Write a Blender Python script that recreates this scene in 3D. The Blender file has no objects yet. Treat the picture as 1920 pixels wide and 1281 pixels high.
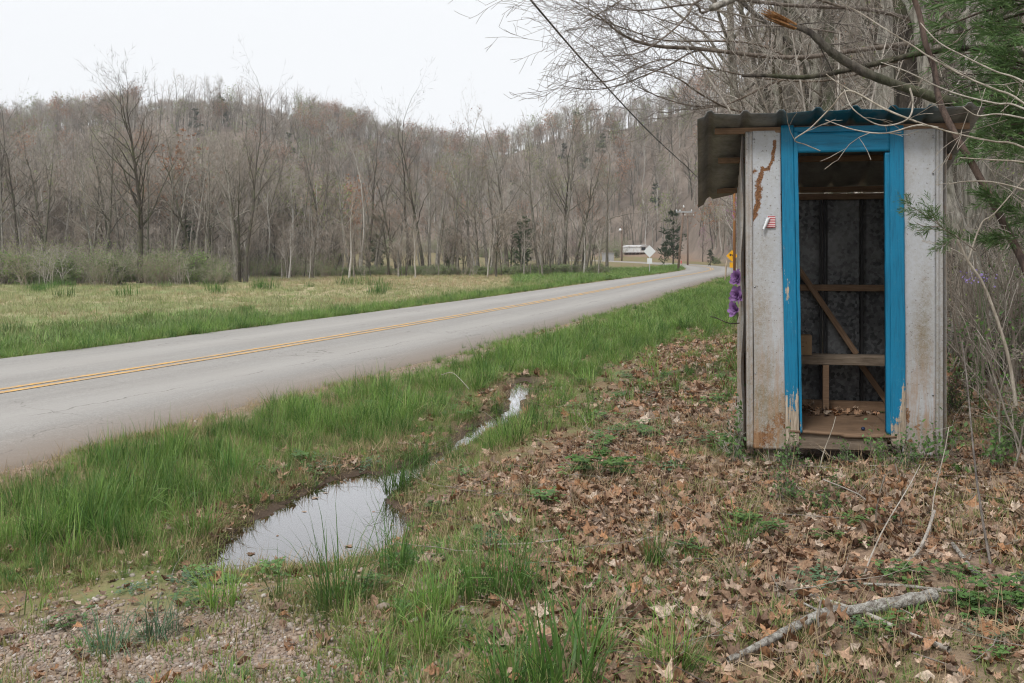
import bpy, math, random
import numpy as np
from mathutils import Vector, Matrix, Euler

# ------------------------------------------------------------------ camera, world, sun, exposure
SC = bpy.context.scene
COL = SC.collection
cam_d = bpy.data.cameras.new('camera'); cam = bpy.data.objects.new('camera', cam_d); COL.objects.link(cam)
EYE = 1.6
cam.location = (0, 0, EYE); cam.rotation_euler = (math.radians(90), 0, 0)
cam_d.lens = 35; cam_d.sensor_width = 36; cam_d.shift_y = -165.5 / 1920
cam_d.clip_start = 0.1; cam_d.clip_end = 3000
cam_d.dof.use_dof = False; cam_d.dof.focus_distance = 6.8; cam_d.dof.aperture_fstop = 9
SC.camera = cam

W = bpy.data.worlds.new('World'); SC.world = W; W.use_nodes = True
nt = W.node_tree; nt.nodes.clear()
sky = nt.nodes.new('ShaderNodeTexSky'); sky.sky_type = 'NISHITA'; sky.sun_disc = False
sky.sun_elevation = math.radians(52); sky.sun_rotation = math.radians(200); sky.dust_density = 3
hsv = nt.nodes.new('ShaderNodeHueSaturation'); hsv.inputs['Saturation'].default_value = 0.25
mx = nt.nodes.new('ShaderNodeMix'); mx.data_type = 'RGBA'; mx.inputs['Factor'].default_value = 0.93
mx.inputs['B'].default_value = (6.55, 6.68, 6.85, 1)      # overcast cloud layer
bg = nt.nodes.new('ShaderNodeBackground'); bg.inputs['Strength'].default_value = 0.1
wo = nt.nodes.new('ShaderNodeOutputWorld')
nt.links.new(sky.outputs[0], hsv.inputs['Color']); nt.links.new(hsv.outputs[0], mx.inputs['A'])
nt.links.new(mx.outputs['Result'], bg.inputs['Color']); nt.links.new(bg.outputs[0], wo.inputs[0])

sun_d = bpy.data.lights.new('sun', 'SUN'); sun = bpy.data.objects.new('sun', sun_d); COL.objects.link(sun)
sun_d.energy = 1.5; sun_d.angle = math.radians(13); sun_d.color = (1, 0.98, 0.945)
# overcast: broad soft sun from high behind the camera, slightly left
sdir = Vector((-0.30, -0.52, 0.80)).normalized()
sun.rotation_euler = sdir.to_track_quat('Z', 'Y').to_euler(); sun.location = (-10, -15, 30)
SC.view_settings.view_transform = 'Standard'; SC.view_settings.look = 'None'
SC.view_settings.exposure = 0.66; SC.view_settings.gamma = 1.0; SC.view_settings.use_curve_mapping = False
SC.cycles.use_denoising = True
SC.cycles.filter_width = 1.15
SC.cycles.max_bounces = 6; SC.cycles.diffuse_bounces = 3; SC.cycles.glossy_bounces = 3
SC.cycles.transmission_bounces = 4; SC.cycles.transparent_max_bounces = 6
SC.cycles.use_adaptive_sampling = True; SC.cycles.adaptive_threshold = 0.01
SC.cycles.caustics_reflective = False; SC.cycles.caustics_refractive = False

hz_m = bpy.data.materials.new('thin_haze'); hz_m.use_nodes = True; hz_m.node_tree.nodes.clear()
_pv = hz_m.node_tree.nodes.new('ShaderNodeVolumePrincipled'); _pv.inputs['Density'].default_value = 0.00036; _pv.inputs['Color'].default_value = (.93, .95, 1, 1)
_mo = hz_m.node_tree.nodes.new('ShaderNodeOutputMaterial'); hz_m.node_tree.links.new(_pv.outputs[0], _mo.inputs['Volume'])
R0 = np.random.default_rng(11)
F = 1867.0; HZ = 475.0
def PX(px, py, d):                                    # a measured point of the place: bearing, elevation, distance
    return Vector(((px - 960) / F * d, d, EYE + (HZ - py) / F * d))

# ------------------------------------------------------------------ noise
def _h(ix, iy, seed):
    n = (ix.astype(np.int64) * 374761393 + iy.astype(np.int64) * 668265263 + seed * 1274126177) & 0xffffffff
    n = ((n ^ (n >> 13)) * 1274126177) & 0xffffffff
    return ((n ^ (n >> 16)) & 0xffff) / 65535.0
def vn(x, y, sc=1.0, seed=0):
    x = np.asarray(x, float) / sc; y = np.asarray(y, float) / sc
    ix = np.floor(x); iy = np.floor(y); fx = x - ix; fy = y - iy
    fx = fx * fx * (3 - 2 * fx); fy = fy * fy * (3 - 2 * fy)
    a = _h(ix, iy, seed); b = _h(ix + 1, iy, seed); c = _h(ix, iy + 1, seed); d = _h(ix + 1, iy + 1, seed)
    return (a * (1 - fx) + b * fx) * (1 - fy) + (c * (1 - fx) + d * fx) * fy
def fbm(x, y, sc=1.0, seed=0, o=4):
    t = 0; a = 0.5; n = 0
    for i in range(o):
        t = t + a * vn(x, y, sc, seed + i * 7); n += a; a *= .5; sc *= .5
    return t / n
def sst(a, b, x):
    t = np.clip((np.asarray(x, float) - a) / (b - a), 0, 1); return t * t * (3 - 2 * t)

# ------------------------------------------------------------------ road centre line and the lie of the land
CTRL = [(-19.9, -28.6), (-12.9, -8.6), (-9.6, 0.8), (-5.86, 11.4), (-3.3, 18.9), (1.69, 35.1), (9.1, 61), (15, 80), (20.0, 99.6), (22.9, 121),
        (23.6, 149), (22, 180), (16, 222), (2, 256), (-30, 282), (-90, 300), (-220, 312)]
def catmull(P, n):
    P = [np.array(p, float) for p in P]; P = [2 * P[0] - P[1]] + P + [2 * P[-1] - P[-2]]; out = []
    for i in range(1, len(P) - 2):
        for k in range(n):
            t = k / n
            out.append(.5 * ((2 * P[i]) + (-P[i - 1] + P[i + 1]) * t + (2 * P[i - 1] - 5 * P[i] + 4 * P[i + 1] - P[i + 2]) * t * t
                             + (-P[i - 1] + 3 * P[i] - 3 * P[i + 1] + P[i + 2]) * t ** 3))
    out.append(P[-2]); return np.array(out)
CL = catmull(CTRL, 8)
def lateral(x, y):
    x = np.asarray(x, float); y = np.asarray(y, float)
    best = np.full(x.shape, 1e18); sg = np.zeros(x.shape)
    for i in range(len(CL) - 1):
        ax, ay = CL[i]; bx, by = CL[i + 1]; dx, dy = bx - ax, by - ay; L2 = dx * dx + dy * dy
        t = np.clip(((x - ax) * dx + (y - ay) * dy) / L2, 0, 1)
        qx = x - ax - t * dx; qy = y - ay - t * dy; d2 = qx * qx + qy * qy
        m = d2 < best; best = np.where(m, d2, best)
        sg = np.where(m, np.sign(dy * (x - ax) - dx * (y - ay)), sg)
    return np.sqrt(best) * np.where(sg == 0, 1, sg)
WZ = -0.12                                            # level of the standing water
def ppoly(pts, z):
    return np.array([((p[0] - 960) / F * (EYE - z) * F / (p[1] - HZ), (EYE - z) * F / (p[1] - HZ)) for p in pts])
PONDS = [ppoly(p, WZ) for p in [
    [(385, 1070), (440, 1082), (520, 1068), (600, 1072), (700, 1050), (770, 1000), (752, 960), (722, 930), (735, 900), (690, 885), (620, 900), (545, 940), (470, 978), (420, 1018)],
    [(722, 935), (768, 906), (820, 878), (812, 858), (750, 876), (700, 896)],
    [(812, 876), (848, 856), (900, 820), (965, 790), (985, 770), (974, 748), (960, 750), (948, 772), (888, 800), (852, 832), (812, 860)],
    [(950, 752), (985, 750), (1000, 722), (985, 712), (962, 722)]]]
def pdist(poly, x, y):                                # signed distance, negative inside
    d2 = np.full(np.shape(x), 1e18); ins = np.zeros(np.shape(x), bool); n = len(poly)
    for i in range(n):
        ax, ay = poly[i]; bx, by = poly[(i + 1) % n]; dx, dy = bx - ax, by - ay
        t = np.clip(((x - ax) * dx + (y - ay) * dy) / (dx * dx + dy * dy), 0, 1)
        d2 = np.minimum(d2, (x - ax - t * dx) ** 2 + (y - ay - t * dy) ** 2)
        c = ((ay > y) != (by > y)); ins ^= c & (x < dx * (y - ay) / (dy if abs(dy) > 1e-9 else 1e-9) + ax)
    return np.where(ins, -1, 1) * np.sqrt(d2)
def pond(x, y):
    r = np.full(np.shape(x), 1e9)
    for p in PONDS: r = np.minimum(r, pdist(p, x, y))
    return r
_A = lambda px: math.atan((px - 960) / F)
#        bearing, ridge distance, foot distance, ridge height
HT = np.array([(-3.2, 200, 70, 30), (-1.3, 380, 120, 45), (_A(-300), 430, 160, 50)] +
    [(_A(p), d, f, (475 - y) / F * d) for p, y, d, f in [(0, 284, 430, 175), (150, 268, 430, 175), (300, 225, 430, 175), (450, 224, 430, 180), (600, 248, 430, 215),
     (750, 285, 430, 245), (905, 308, 440, 255), (1000, 282, 400, 255), (1100, 250, 370, 250), (1200, 238, 350, 250), (1290, 205, 320, 215), (1360, 170, 270, 150),
     (1430, 130, 210, 95), (1550, 60, 160, 55), (1700, 0, 130, 32), (1920, -60, 110, 20)]] + [(1.2, 110, 18, 34), (2.4, 130, 20, 34), (3.2, 200, 70, 30)])
SP = np.array([(-400, -1.0), (-60, -.6), (-12, -.42), (-8, -.36), (-5, -.2), (-3.6, -.06), (-3.1, -.035), (0, -.03), (3.1, -.035), (3.7, -.05), (4.3, -.075), (5.0, -.10), (5.7, -.09), (6.5, -.01), (7.5, .10),
               (8.6, .19), (10, .27), (12, .5), (15, 1.0), (19, 1.6), (30, 2.2), (400, 2.4)])
def terrain(x, y, rough=True):
    x = np.asarray(x, float); y = np.asarray(y, float)
    s = lateral(x, y); r = np.hypot(x, y); a = np.arctan2(x, y)
    z = np.interp(s, SP[:, 0], SP[:, 1])
    farw = sst(120, 200, r)                            # the right bank only runs along the near road
    z = np.where(s > 3.2, z * (1 - farw) + farw * np.minimum(z, 0.1), z)
    rd = np.interp(a, HT[:, 0], HT[:, 1]); ft = np.interp(a, HT[:, 0], HT[:, 2]); hh = np.interp(a, HT[:, 0], HT[:, 3])
    wob = 1 + .02 * (fbm(x, y, 60, 3) - .5)
    rd = rd * wob; t = np.clip((r - ft) / (rd - ft), 0, 1); t = t * t * (3 - 2 * t) * .6 + t * .4
    hill = hh * t - 25 * sst(rd + 15, rd + 240, r)
    away = sst(3.5, 16, np.abs(s))
    if rough: hill = hill + 3.0 * (fbm(x, y, 35, 5) - .5) * sst(ft + 10, ft + 80, r)
    mead = 2.9 * sst(150, 245, r) * (1 - sst(_A(1010), _A(1120), a)) * sst(6, 40, np.abs(s))
    yard = 1.3 * sst(184, 212, r) * sst(_A(1030), _A(1090), a) * (1 - sst(_A(1270), _A(1330), a)) * sst(4, 14, np.abs(s))
    z = z + hill * away + mead + yard
    fu = math.cos(.1885) * (x - 1.568) - math.sin(.1885) * (y - 6.7); fv = math.sin(.1885) * (x - 1.568) + math.cos(.1885) * (y - 6.7)
    z = z - .085 * sst(-.12, .06, fu) * sst(1.42, 1.24, fu) * sst(-.16, .02, fv) * sst(1.2, 1.0, fv)   # hollow under the shed
    if rough:
        near = 1 - sst(25, 60, r); off = sst(3.3, 4.4, np.abs(s))
        z = z + off * near * (.09 * (fbm(x, y, .9, 21) - .5) + .03 * (vn(x, y, .16, 4) - .5)) + off * .25 * (fbm(x, y, 9, 8) - .5) * sst(12, 40, np.abs(s))
        pd = pond(x, y); pd = pd + .10 * (fbm(x, y, .3, 31) - .5)
        bank = WZ + .012 + .16 * pd
        w = 1 - sst(.1, .8, pd)
        z = np.where(pd < .8, np.where(pd < 0, np.minimum(z, bank - .02), z * (1 - w) + w * np.maximum(bank, WZ + .012)), z)
        z = np.where((pd > .06) & (off > .5) & (r < 18), np.maximum(z, WZ + .02), z)
    return z
def ground_at(px, py, dmax=400):
    d = np.concatenate([np.arange(2.5, 30, .02), np.arange(30, dmax, .2)])
    x = (px - 960) / F * d; zr = EYE + (HZ - py) / F * d; zt = terrain(x, d)
    i = int(np.argmax(zr <= zt)) if np.any(zr <= zt) else len(d) - 1
    return Vector((x[i], d[i], float(zt[i])))
def gpoly(pts):
    return np.array([tuple(ground_at(*p))[:2] for p in pts])
def inside(poly, x, y): return pdist(poly, x, y) < 0

# ------------------------------------------------------------------ object helpers
def tag(o, label=None, cat=None, group=None, kind=None):
    if label: o['label'] = label
    if cat: o['category'] = cat
    if group: o['group'] = group
    if kind: o['kind'] = kind
    return o
def link(o, parent=None):
    COL.objects.link(o)
    if parent: o.parent = parent
    return o
def empty(name, loc, rz=0, parent=None):
    o = bpy.data.objects.new(name, None); o.location = loc; o.rotation_euler = (0, 0, rz); o.empty_display_size = .2
    return link(o, parent)
def np_mesh(name, V, quads=None, tris=None, mat=None, smooth=False, attrs=None, mats=None, midx=None):
    me = bpy.data.meshes.new(name); V = np.asarray(V, np.float32)
    nq = 0 if quads is None else len(quads); ntr = 0 if tris is None else len(tris)
    idx = np.concatenate([np.asarray(quads, np.int32).ravel() if nq else np.zeros(0, np.int32), np.asarray(tris, np.int32).ravel() if ntr else np.zeros(0, np.int32)])
    st = np.concatenate([np.arange(nq) * 4, nq * 4 + np.arange(ntr) * 3]).astype(np.int32)
    me.vertices.add(len(V)); me.vertices.foreach_set('co', V.ravel())
    me.loops.add(len(idx)); me.loops.foreach_set('vertex_index', idx)
    me.polygons.add(nq + ntr); me.polygons.foreach_set('loop_start', st)
    if smooth: me.polygons.foreach_set('use_smooth', np.ones(nq + ntr, bool))
    for k, a in (attrs or {}).items():
        at = me.attributes.new(k, 'FLOAT', 'POINT'); at.data.foreach_set('value', np.asarray(a, np.float32))
    for m in (mats or ([mat] if mat else [])): me.materials.append(m)
    if midx is not None: me.polygons.foreach_set('material_index', np.asarray(midx, np.int32))
    me.update(calc_edges=True); return me
def mobj(name, me, parent=None, loc=None):
    o = bpy.data.objects.new(name, me); link(o, parent)
    if loc is not None: o.location = loc
    return o
class MB:                                             # collects shapes into one mesh
    def __init__(s): s.v = []; s.f = []
    def add(s, V, Fc):
        b = len(s.v); s.v += [tuple(v) for v in V]; s.f += [tuple(b + i for i in f) for f in Fc]
    def box(s, a, b, M=None, bev=0):
        x0, y0, z0 = a; x1, y1, z1 = b
        V = [(x0, y0, z0), (x1, y0, z0), (x1, y1, z0), (x0, y1, z0), (x0, y0, z1), (x1, y0, z1), (x1, y1, z1), (x0, y1, z1)]
        if M: V = [M @ Vector(v) for v in V]
        s.add(V, [(0, 3, 2, 1), (4, 5, 6, 7), (0, 1, 5, 4), (1, 2, 6, 5), (2, 3, 7, 6), (3, 0, 4, 7)])
    def tube(s, P, Rr, n=8, cap=True):
        P = [Vector(p) for p in P]; b = len(s.v)
        if not hasattr(Rr, '__len__'): Rr = [Rr] * len(P)
        up = Vector((0, 0, 1)); d0 = (P[-1] - P[0]).normalized()
        if abs(d0.z) > .8: up = Vector((1, 0, 0))
        for i, p in enumerate(P):
            t = (P[min(i + 1, len(P) - 1)] - P[max(i - 1, 0)]).normalized()
            u = t.cross(up).normalized(); w = t.cross(u)
            for k in range(n):
                a = 2 * math.pi * k / n; s.v.append(tuple(p + (u * math.cos(a) + w * math.sin(a)) * Rr[i]))
        for i in range(len(P) - 1):
            for k in range(n):
                s.f.append((b + i * n + k, b + i * n + (k + 1) % n, b + (i + 1) * n + (k + 1) % n, b + (i + 1) * n + k))
        if cap: s.f.append(tuple(b + k for k in range(n))[::-1]); s.f.append(tuple(b + (len(P) - 1) * n + k for k in range(n)))
    def mesh(s, name, mat, smooth=False, bev=0):
        me = bpy.data.meshes.new(name); me.from_pydata(s.v, [], s.f); me.materials.append(mat)
        if smooth: me.polygons.foreach_set('use_smooth', [True] * len(me.polygons))
        me.update(); return me
    def build(s, name, mat, parent=None, smooth=False, bev=0):
        o = mobj(name, s.mesh(name, mat, smooth), parent)
        if bev:
            m = o.modifiers.new('bevel', 'BEVEL'); m.width = bev; m.segments = 2; m.limit_method = 'ANGLE'
        return o

# ------------------------------------------------------------------ materials
class NT:
    def __init__(s, name):
        s.m = bpy.data.materials.new(name); s.m.use_nodes = True; s.t = s.m.node_tree; s.t.nodes.clear()
        s.out = s.t.nodes.new('ShaderNodeOutputMaterial'); s.b = s.t.nodes.new('ShaderNodeBsdfPrincipled')
        s.t.links.new(s.b.outputs[0], s.out.inputs[0]); s.b.inputs['Specular IOR Level'].default_value = .3
    def n(s, ty, ins=None, **kw):
        nd = s.t.nodes.new(ty)
        for k, v in kw.items(): setattr(nd, k, v)
        for k, v in (ins or {}).items(): s.set(nd.inputs[k], v)
        return nd
    def set(s, sock, v):
        if isinstance(v, bpy.types.NodeSocket): s.t.links.new(v, sock)
        elif isinstance(v, (tuple, list)) and len(v) == 3 and sock.type == 'RGBA': sock.default_value = (*v, 1)
        else: sock.default_value = v
    def coord(s, kind='Object'): return s.n('ShaderNodeTexCoord').outputs[kind]
    def map(s, v, scale): return s.n('ShaderNodeMapping', {'Vector': v, 'Scale': scale}).outputs[0]
    def noise(s, v, sc, det=4, rough=.6, dist=0): return s.n('ShaderNodeTexNoise', {'Vector': v, 'Scale': sc, 'Detail': det, 'Roughness': rough, 'Distortion': dist}).outputs['Fac']
    def attr(s, name): return s.n('ShaderNodeAttribute', attribute_name=name).outputs['Fac']
    def rnd(s): return s.n('ShaderNodeObjectInfo').outputs['Random']
    def ramp(s, f, stops, interp='LINEAR'):
        r = s.n('ShaderNodeValToRGB', {'Fac': f}); r.color_ramp.interpolation = interp; e = r.color_ramp.elements
        while len(e) < len(stops): e.new(.5)
        for el, (p, c) in zip(e, stops): el.position = p; el.color = (c, c, c, 1) if not isinstance(c, tuple) else (*c, 1)
        return r.outputs[0]
    def mix(s, f, a, b, mode='MIX'):
        m = s.n('ShaderNodeMix', data_type='RGBA', blend_type=mode); s.set(m.inputs['Factor'], f); s.set(m.inputs['A'], a); s.set(m.inputs['B'], b)
        return m.outputs['Result']
    def mth(s, op, a, b=0.0, c=None, clamp=False):
        m = s.n('ShaderNodeMath', operation=op, use_clamp=clamp); s.set(m.inputs[0], a); s.set(m.inputs[1], b)
        if c is not None: s.set(m.inputs[2], c)
        return m.outputs[0]
    def mr(s, v, a, b, c=0., d=1.): return s.n('ShaderNodeMapRange', {'Value': v, 'From Min': a, 'From Max': b, 'To Min': c, 'To Max': d}).outputs[0]
    def bump(s, h, st=.3, d=.01): s.t.links.new(s.n('ShaderNodeBump', {'Height': h, 'Strength': st, 'Distance': d}).outputs[0], s.b.inputs['Normal'])
    def fin(s, col, rough=.8, metal=0.):
        s.set(s.b.inputs['Base Color'], col); s.set(s.b.inputs['Roughness'], rough); s.set(s.b.inputs['Metallic'], metal); return s.m
    def trans(s, col, f=.3):
        tr = s.n('ShaderNodeBsdfTranslucent', {'Color': col}); m = s.n('ShaderNodeMixShader', {0: f})
        s.t.links.new(s.b.outputs[0], m.inputs[1]); s.t.links.new(tr.outputs[0], m.inputs[2]); s.t.links.new(m.outputs[0], s.out.inputs[0])

def m_bark(name, c1, c2, var=.35, sc=(6, 6, 1.2), green=0.0, rough=.9):
    q = NT(name); v = q.coord(); n = q.noise(q.map(v, sc), 3, 6, .7)
    col = q.mix(q.ramp(n, [(.40, 0.), (.60, 1.)]), c1, c2)
    if green: col = q.mix(q.mth('MULTIPLY', q.ramp(q.noise(v, 1.3, 3), [(.45, 0.), (.6, 1.)]), green), col, (.10, .12, .05))
    r = q.mr(q.rnd(), 0, 1, 1 - var, 1 + var)
    hs = q.n('ShaderNodeHueSaturation', {'Color': col, 'Value': r, 'Saturation': q.mr(q.rnd(), 0, 1, 1.15, .75)})
    q.bump(n, .9, .04); return q.fin(hs.outputs[0], rough)
def m_leaf(name, cols, rough=.6, tr=.35, attr='b', var=.25, tipdry=None):
    q = NT(name); a = q.attr(attr); r = q.rnd()
    f = q.mth('FRACT', q.mth('ADD', q.mth('MULTIPLY', a, 3.7), q.mth('MULTIPLY', r, 5.3)))
    n = len(cols); col = q.ramp(f, [(i / max(1, n - 1), c) for i, c in enumerate(cols)])
    col = q.n('ShaderNodeHueSaturation', {'Color': col, 'Value': q.mr(q.mth('FRACT', q.mth('MULTIPLY', r, 17.3)), 0, 1, 1 - var, 1 + var)}).outputs[0]
    if tipdry: col = q.mix(q.mth('MULTIPLY', q.ramp(q.attr('h'), [(.0, 1.), (.25, 0.)]), .6), col, tipdry)
    if attr == 'lt': pass
    q.trans(col, tr); return q.fin(col, rough)
M = {}
M['bark_grey'] = m_bark('grey_bark', (.10, .088, .072), (.34, .31, .265), .35, green=.25)
M['bark_dark'] = m_bark('dark_bark', (.04, .033, .027), (.125, .105, .085), .3, green=.5)
M['bark_pale'] = m_bark('pale_bark', (.34, .31, .27), (.62, .60, .56), .12)
M['twig'] = m_bark('twig_bark', (.25, .215, .18), (.40, .355, .30), .35)
M['twig_red'] = m_bark('reddish_twig_bark', (.26, .215, .17), (.37, .315, .26), .3)
M['twig_pale'] = m_bark('pale_twig_bark', (.30, .26, .21), (.50, .45, .38), .15)
M['twig_dark'] = m_bark('dark_twig_bark', (.07, .055, .045), (.17, .14, .115), .3)
M['bud'] = m_leaf('opening_leaf', [(.22, .28, .09), (.32, .36, .14), (.17, .24, .07)], tr=.4)
M['redbud'] = m_leaf('redbud_blossom', [(.36, .13, .30), (.48, .22, .40), (.30, .12, .26)], tr=.3)
M['rustbud'] = m_leaf('rust_red_bud', [(.33, .16, .09), (.42, .24, .14)], tr=.3)
M['cedar'] = m_leaf('cedar_needle', [(.030, .055, .022), (.055, .09, .032), (.04, .07, .035)], tr=.15)
M['grass'] = m_leaf('green_grass', [(.12, .235, .04), (.21, .345, .07), (.085, .18, .038), (.30, .41, .12), (.135, .25, .055), (.18, .31, .06), (.35, .36, .16)], .5, .35, tipdry=(.24, .2, .11))
M['grass_lush'] = m_leaf('lush_grass', [(.065, .15, .032), (.11, .22, .045), (.05, .115, .03), (.17, .28, .07)], .45, .35, tipdry=(.18, .17, .08))
M['grass_dry'] = m_leaf('dry_grass', [(.42, .32, .19), (.33, .25, .145), (.50, .39, .25)], .8, .3)
M['grass_mix'] = m_leaf('field_grass', [(.27, .31, .13), (.38, .36, .20), (.20, .26, .10), (.46, .40, .25)], .8, .3)
M['litter'] = m_leaf('brown_leaf', [(.25, .14, .08), (.42, .28, .19), (.13, .07, .045), (.50, .37, .28), (.33, .19, .11), (.53, .43, .34), (.17, .10, .065), (.40, .21, .105), (.30, .19, .13)], .75, .12, var=.3)
def leaf_grain(m):
    t = m.node_tree; b = [n for n in t.nodes if n.type == 'BSDF_PRINCIPLED'][0]; src = b.inputs['Base Color'].links[0].from_socket
    no = t.nodes.new('ShaderNodeTexNoise'); no.inputs['Scale'].default_value = 7; no.inputs['Detail'].default_value = 6; tc = t.nodes.new('ShaderNodeTexCoord'); t.links.new(tc.outputs['Object'], no.inputs['Vector'])
    mr = t.nodes.new('ShaderNodeMapRange'); mr.inputs[1].default_value = .3; mr.inputs[2].default_value = .7; mr.inputs[3].default_value = .55; mr.inputs[4].default_value = 1.3; t.links.new(no.outputs['Fac'], mr.inputs[0])
    h = t.nodes.new('ShaderNodeHueSaturation'); t.links.new(src, h.inputs['Color']); t.links.new(mr.outputs[0], h.inputs['Value']); t.links.new(h.outputs[0], b.inputs['Base Color'])
leaf_grain(M['litter'])
M['weed'] = m_leaf('weed_leaf', [(.10, .20, .06), (.16, .27, .08), (.08, .15, .06)], .5, .3)
M['moss'] = m_leaf('low_herb', [(.17, .22, .07), (.24, .28, .10), (.28, .24, .10), (.13, .20, .06)], .8, .3)
M['bluegreen'] = m_leaf('bluish_weed_leaf', [(.10, .19, .10), (.15, .24, .13), (.08, .14, .08)], .5, .3)
# ------------------------------------------------------------------ ground, road, water
def axis(segs):
    out = [segs[0][0]]
    for a, b, st in segs:
        n = max(1, int(round((b - a) / st))); out += list(np.linspace(a, b, n + 1)[1:])
    return np.array(out)
GX = axis([(-700, -200, 20), (-200, -60, 4), (-60, -20, 1.2), (-20, -8, .4), (-8, -4.5, .14), (-4.5, 4.5, .06), (4.5, 9, .15), (9, 30, .5), (30, 90, 1.6), (90, 260, 5), (260, 600, 20)])
GY = axis([(-60, -4, 4), (-4, 2.4, .4), (2.4, 10, .055), (10, 16, .1), (16, 30, .3), (30, 120, 1.1), (120, 480, 3.5), (480, 900, 20)])
XX, YY = np.meshgrid(GX, GY)
ZZ = terrain(XX.ravel(), YY.ravel()).reshape(XX.shape)
nx, ny = len(GX), len(GY); ii = (np.arange(ny - 1)[:, None] * nx + np.arange(nx - 1)[None, :]).ravel()
quads = np.stack([ii, ii + 1, ii + nx + 1, ii + nx], 1)
x, y, z = XX.ravel(), YY.ravel(), ZZ.ravel(); S = lateral(x, y); RR = np.hypot(x, y); AZ = np.arctan2(x, y)
V_VERGE = gpoly([(-300, 960), (0, 893), (300, 800), (700, 690), (1000, 610), (1300, 531), (1375, 512), (1380, 590), (1260, 640), (1140, 700), (1050, 760), (960, 850), (820, 950), (770, 1010), (640, 1075), (420, 1100), (330, 1050), (0, 1055), (-300, 1060)])
V_GRAVEL = gpoly([(-500, 1185), (40, 1150), (180, 1130), (330, 1140), (470, 1118), (610, 1135), (700, 1190), (745, 1290), (-500, 1290)])
V_LITTER = gpoly([(1130, 1290), (1080, 1180), (1000, 1060), (880, 985), (850, 930), (960, 860), (1090, 800), (1180, 700), (1310, 620), (1392, 565), (1400, 540), (2600, 480), (2600, 1290)])
M_SOIL = lambda x, y: sst(.50, .66, fbm(x, y, .8, 77))
gravel = sst(.10, -.25, pdist(V_GRAVEL, x, y)) * np.where(y < 6.5, 1, 0)
gravel = np.maximum(gravel, (S > 2.9) * (S < 3.6) * (RR < 40) * .8)
litter = sst(.5, -.6, pdist(V_LITTER, x, y) + (fbm(x, y, .7, 9) - .5) * 1.2)
litter = np.where((S > 9.5) & (RR > 8), 1, litter)
dead = np.where((S < -6) & (S > -90) & (RR < 108) & (AZ < .12), sst(-5, -9, S), 0)
ft = np.interp(AZ, HT[:, 0], HT[:, 2])
forest = np.clip(sst(ft - 15, ft + 10, RR) + sst(9, 12, S) * (RR < 130) * (S > 0), 0, 1)
leftwood = sst(_A(640), _A(560), AZ) * sst(74, 84, RR + 6 * np.abs(AZ + .3))
forest = np.maximum(forest, leftwood * (S < 0))
yardm = sst(178, 200, RR) * sst(_A(1020), _A(1080), AZ) * (1 - sst(_A(1290), _A(1330), AZ))
forest = np.maximum(forest, yardm * .0)
tan = sst(.38, .55, fbm(x, y, 9, 61) + .4 * sst(_A(400), _A(760), AZ) * sst(48, 72, RR) - .12) * (RR < 106) * (S < -6)
mud = sst(.35, .0, pond(x, y)) * (RR < 18)
q = NT('ground_soil'); v = q.coord()
nA = q.noise(v, 1.3, 5, .65); nB = q.noise(v, 9, 5, .7); nC = q.noise(v, 60, 3, .7)
soil = q.mix(q.ramp(nB, [(.35, 0.), (.65, 1.)]), (.16, .095, .06), (.30, .19, .12))
grn = q.mix(q.ramp(nC, [(.3, 0.), (.7, 1.)]), (.10, .16, .045), (.21, .27, .09))
base = q.mix(q.ramp(nA, [(.44, .15), (.60, .7)]), soil, grn)
fld = q.mix(q.ramp(q.noise(v, .25, 5, .7), [(.35, 0.), (.62, 1.)]), (.20, .26, .09), (.37, .33, .19))
base = q.mix(q.attr('dead'), base, fld); base = q.mix(q.attr('tan'), base, (.42, .34, .21))
lit = q.mix(q.ramp(q.noise(v, 22, 6, .75), [(.35, 0.), (.65, 1.)]), (.13, .08, .055), (.37, .26, .18))
base = q.mix(q.attr('litter'), base, lit)
forc = q.mix(q.ramp(q.noise(v, .18, 6, .75), [(.35, 0.), (.65, 1.)]), (.15, .118, .095), (.26, .21, .17))
base = q.mix(q.attr('forest'), base, forc)
grv = q.mix(q.ramp(q.noise(v, 45, 5, .8), [(.35, 0.), (.65, 1.)]), (.17, .115, .085), (.40, .31, .24))
base = q.mix(q.attr('gravel'), base, grv)
base = q.mix(q.attr('mud'), base, (.085, .058, .04))
q.bump(q.mth('ADD', nB, nC), .6, .02)
ground = mobj('ground', np_mesh('ground', np.stack([x, y, z], 1), quads, mat=q.fin(base, .9), smooth=True,
              attrs=dict(litter=litter, gravel=gravel, dead=dead, forest=forest, mud=mud, tan=tan)))
tag(ground, kind='structure')
m_ = MB(); m_.box((-640, -55, -32), (640, 560, 125)); hz = m_.build('haze', hz_m); tag(hz, kind='stuff')

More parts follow.
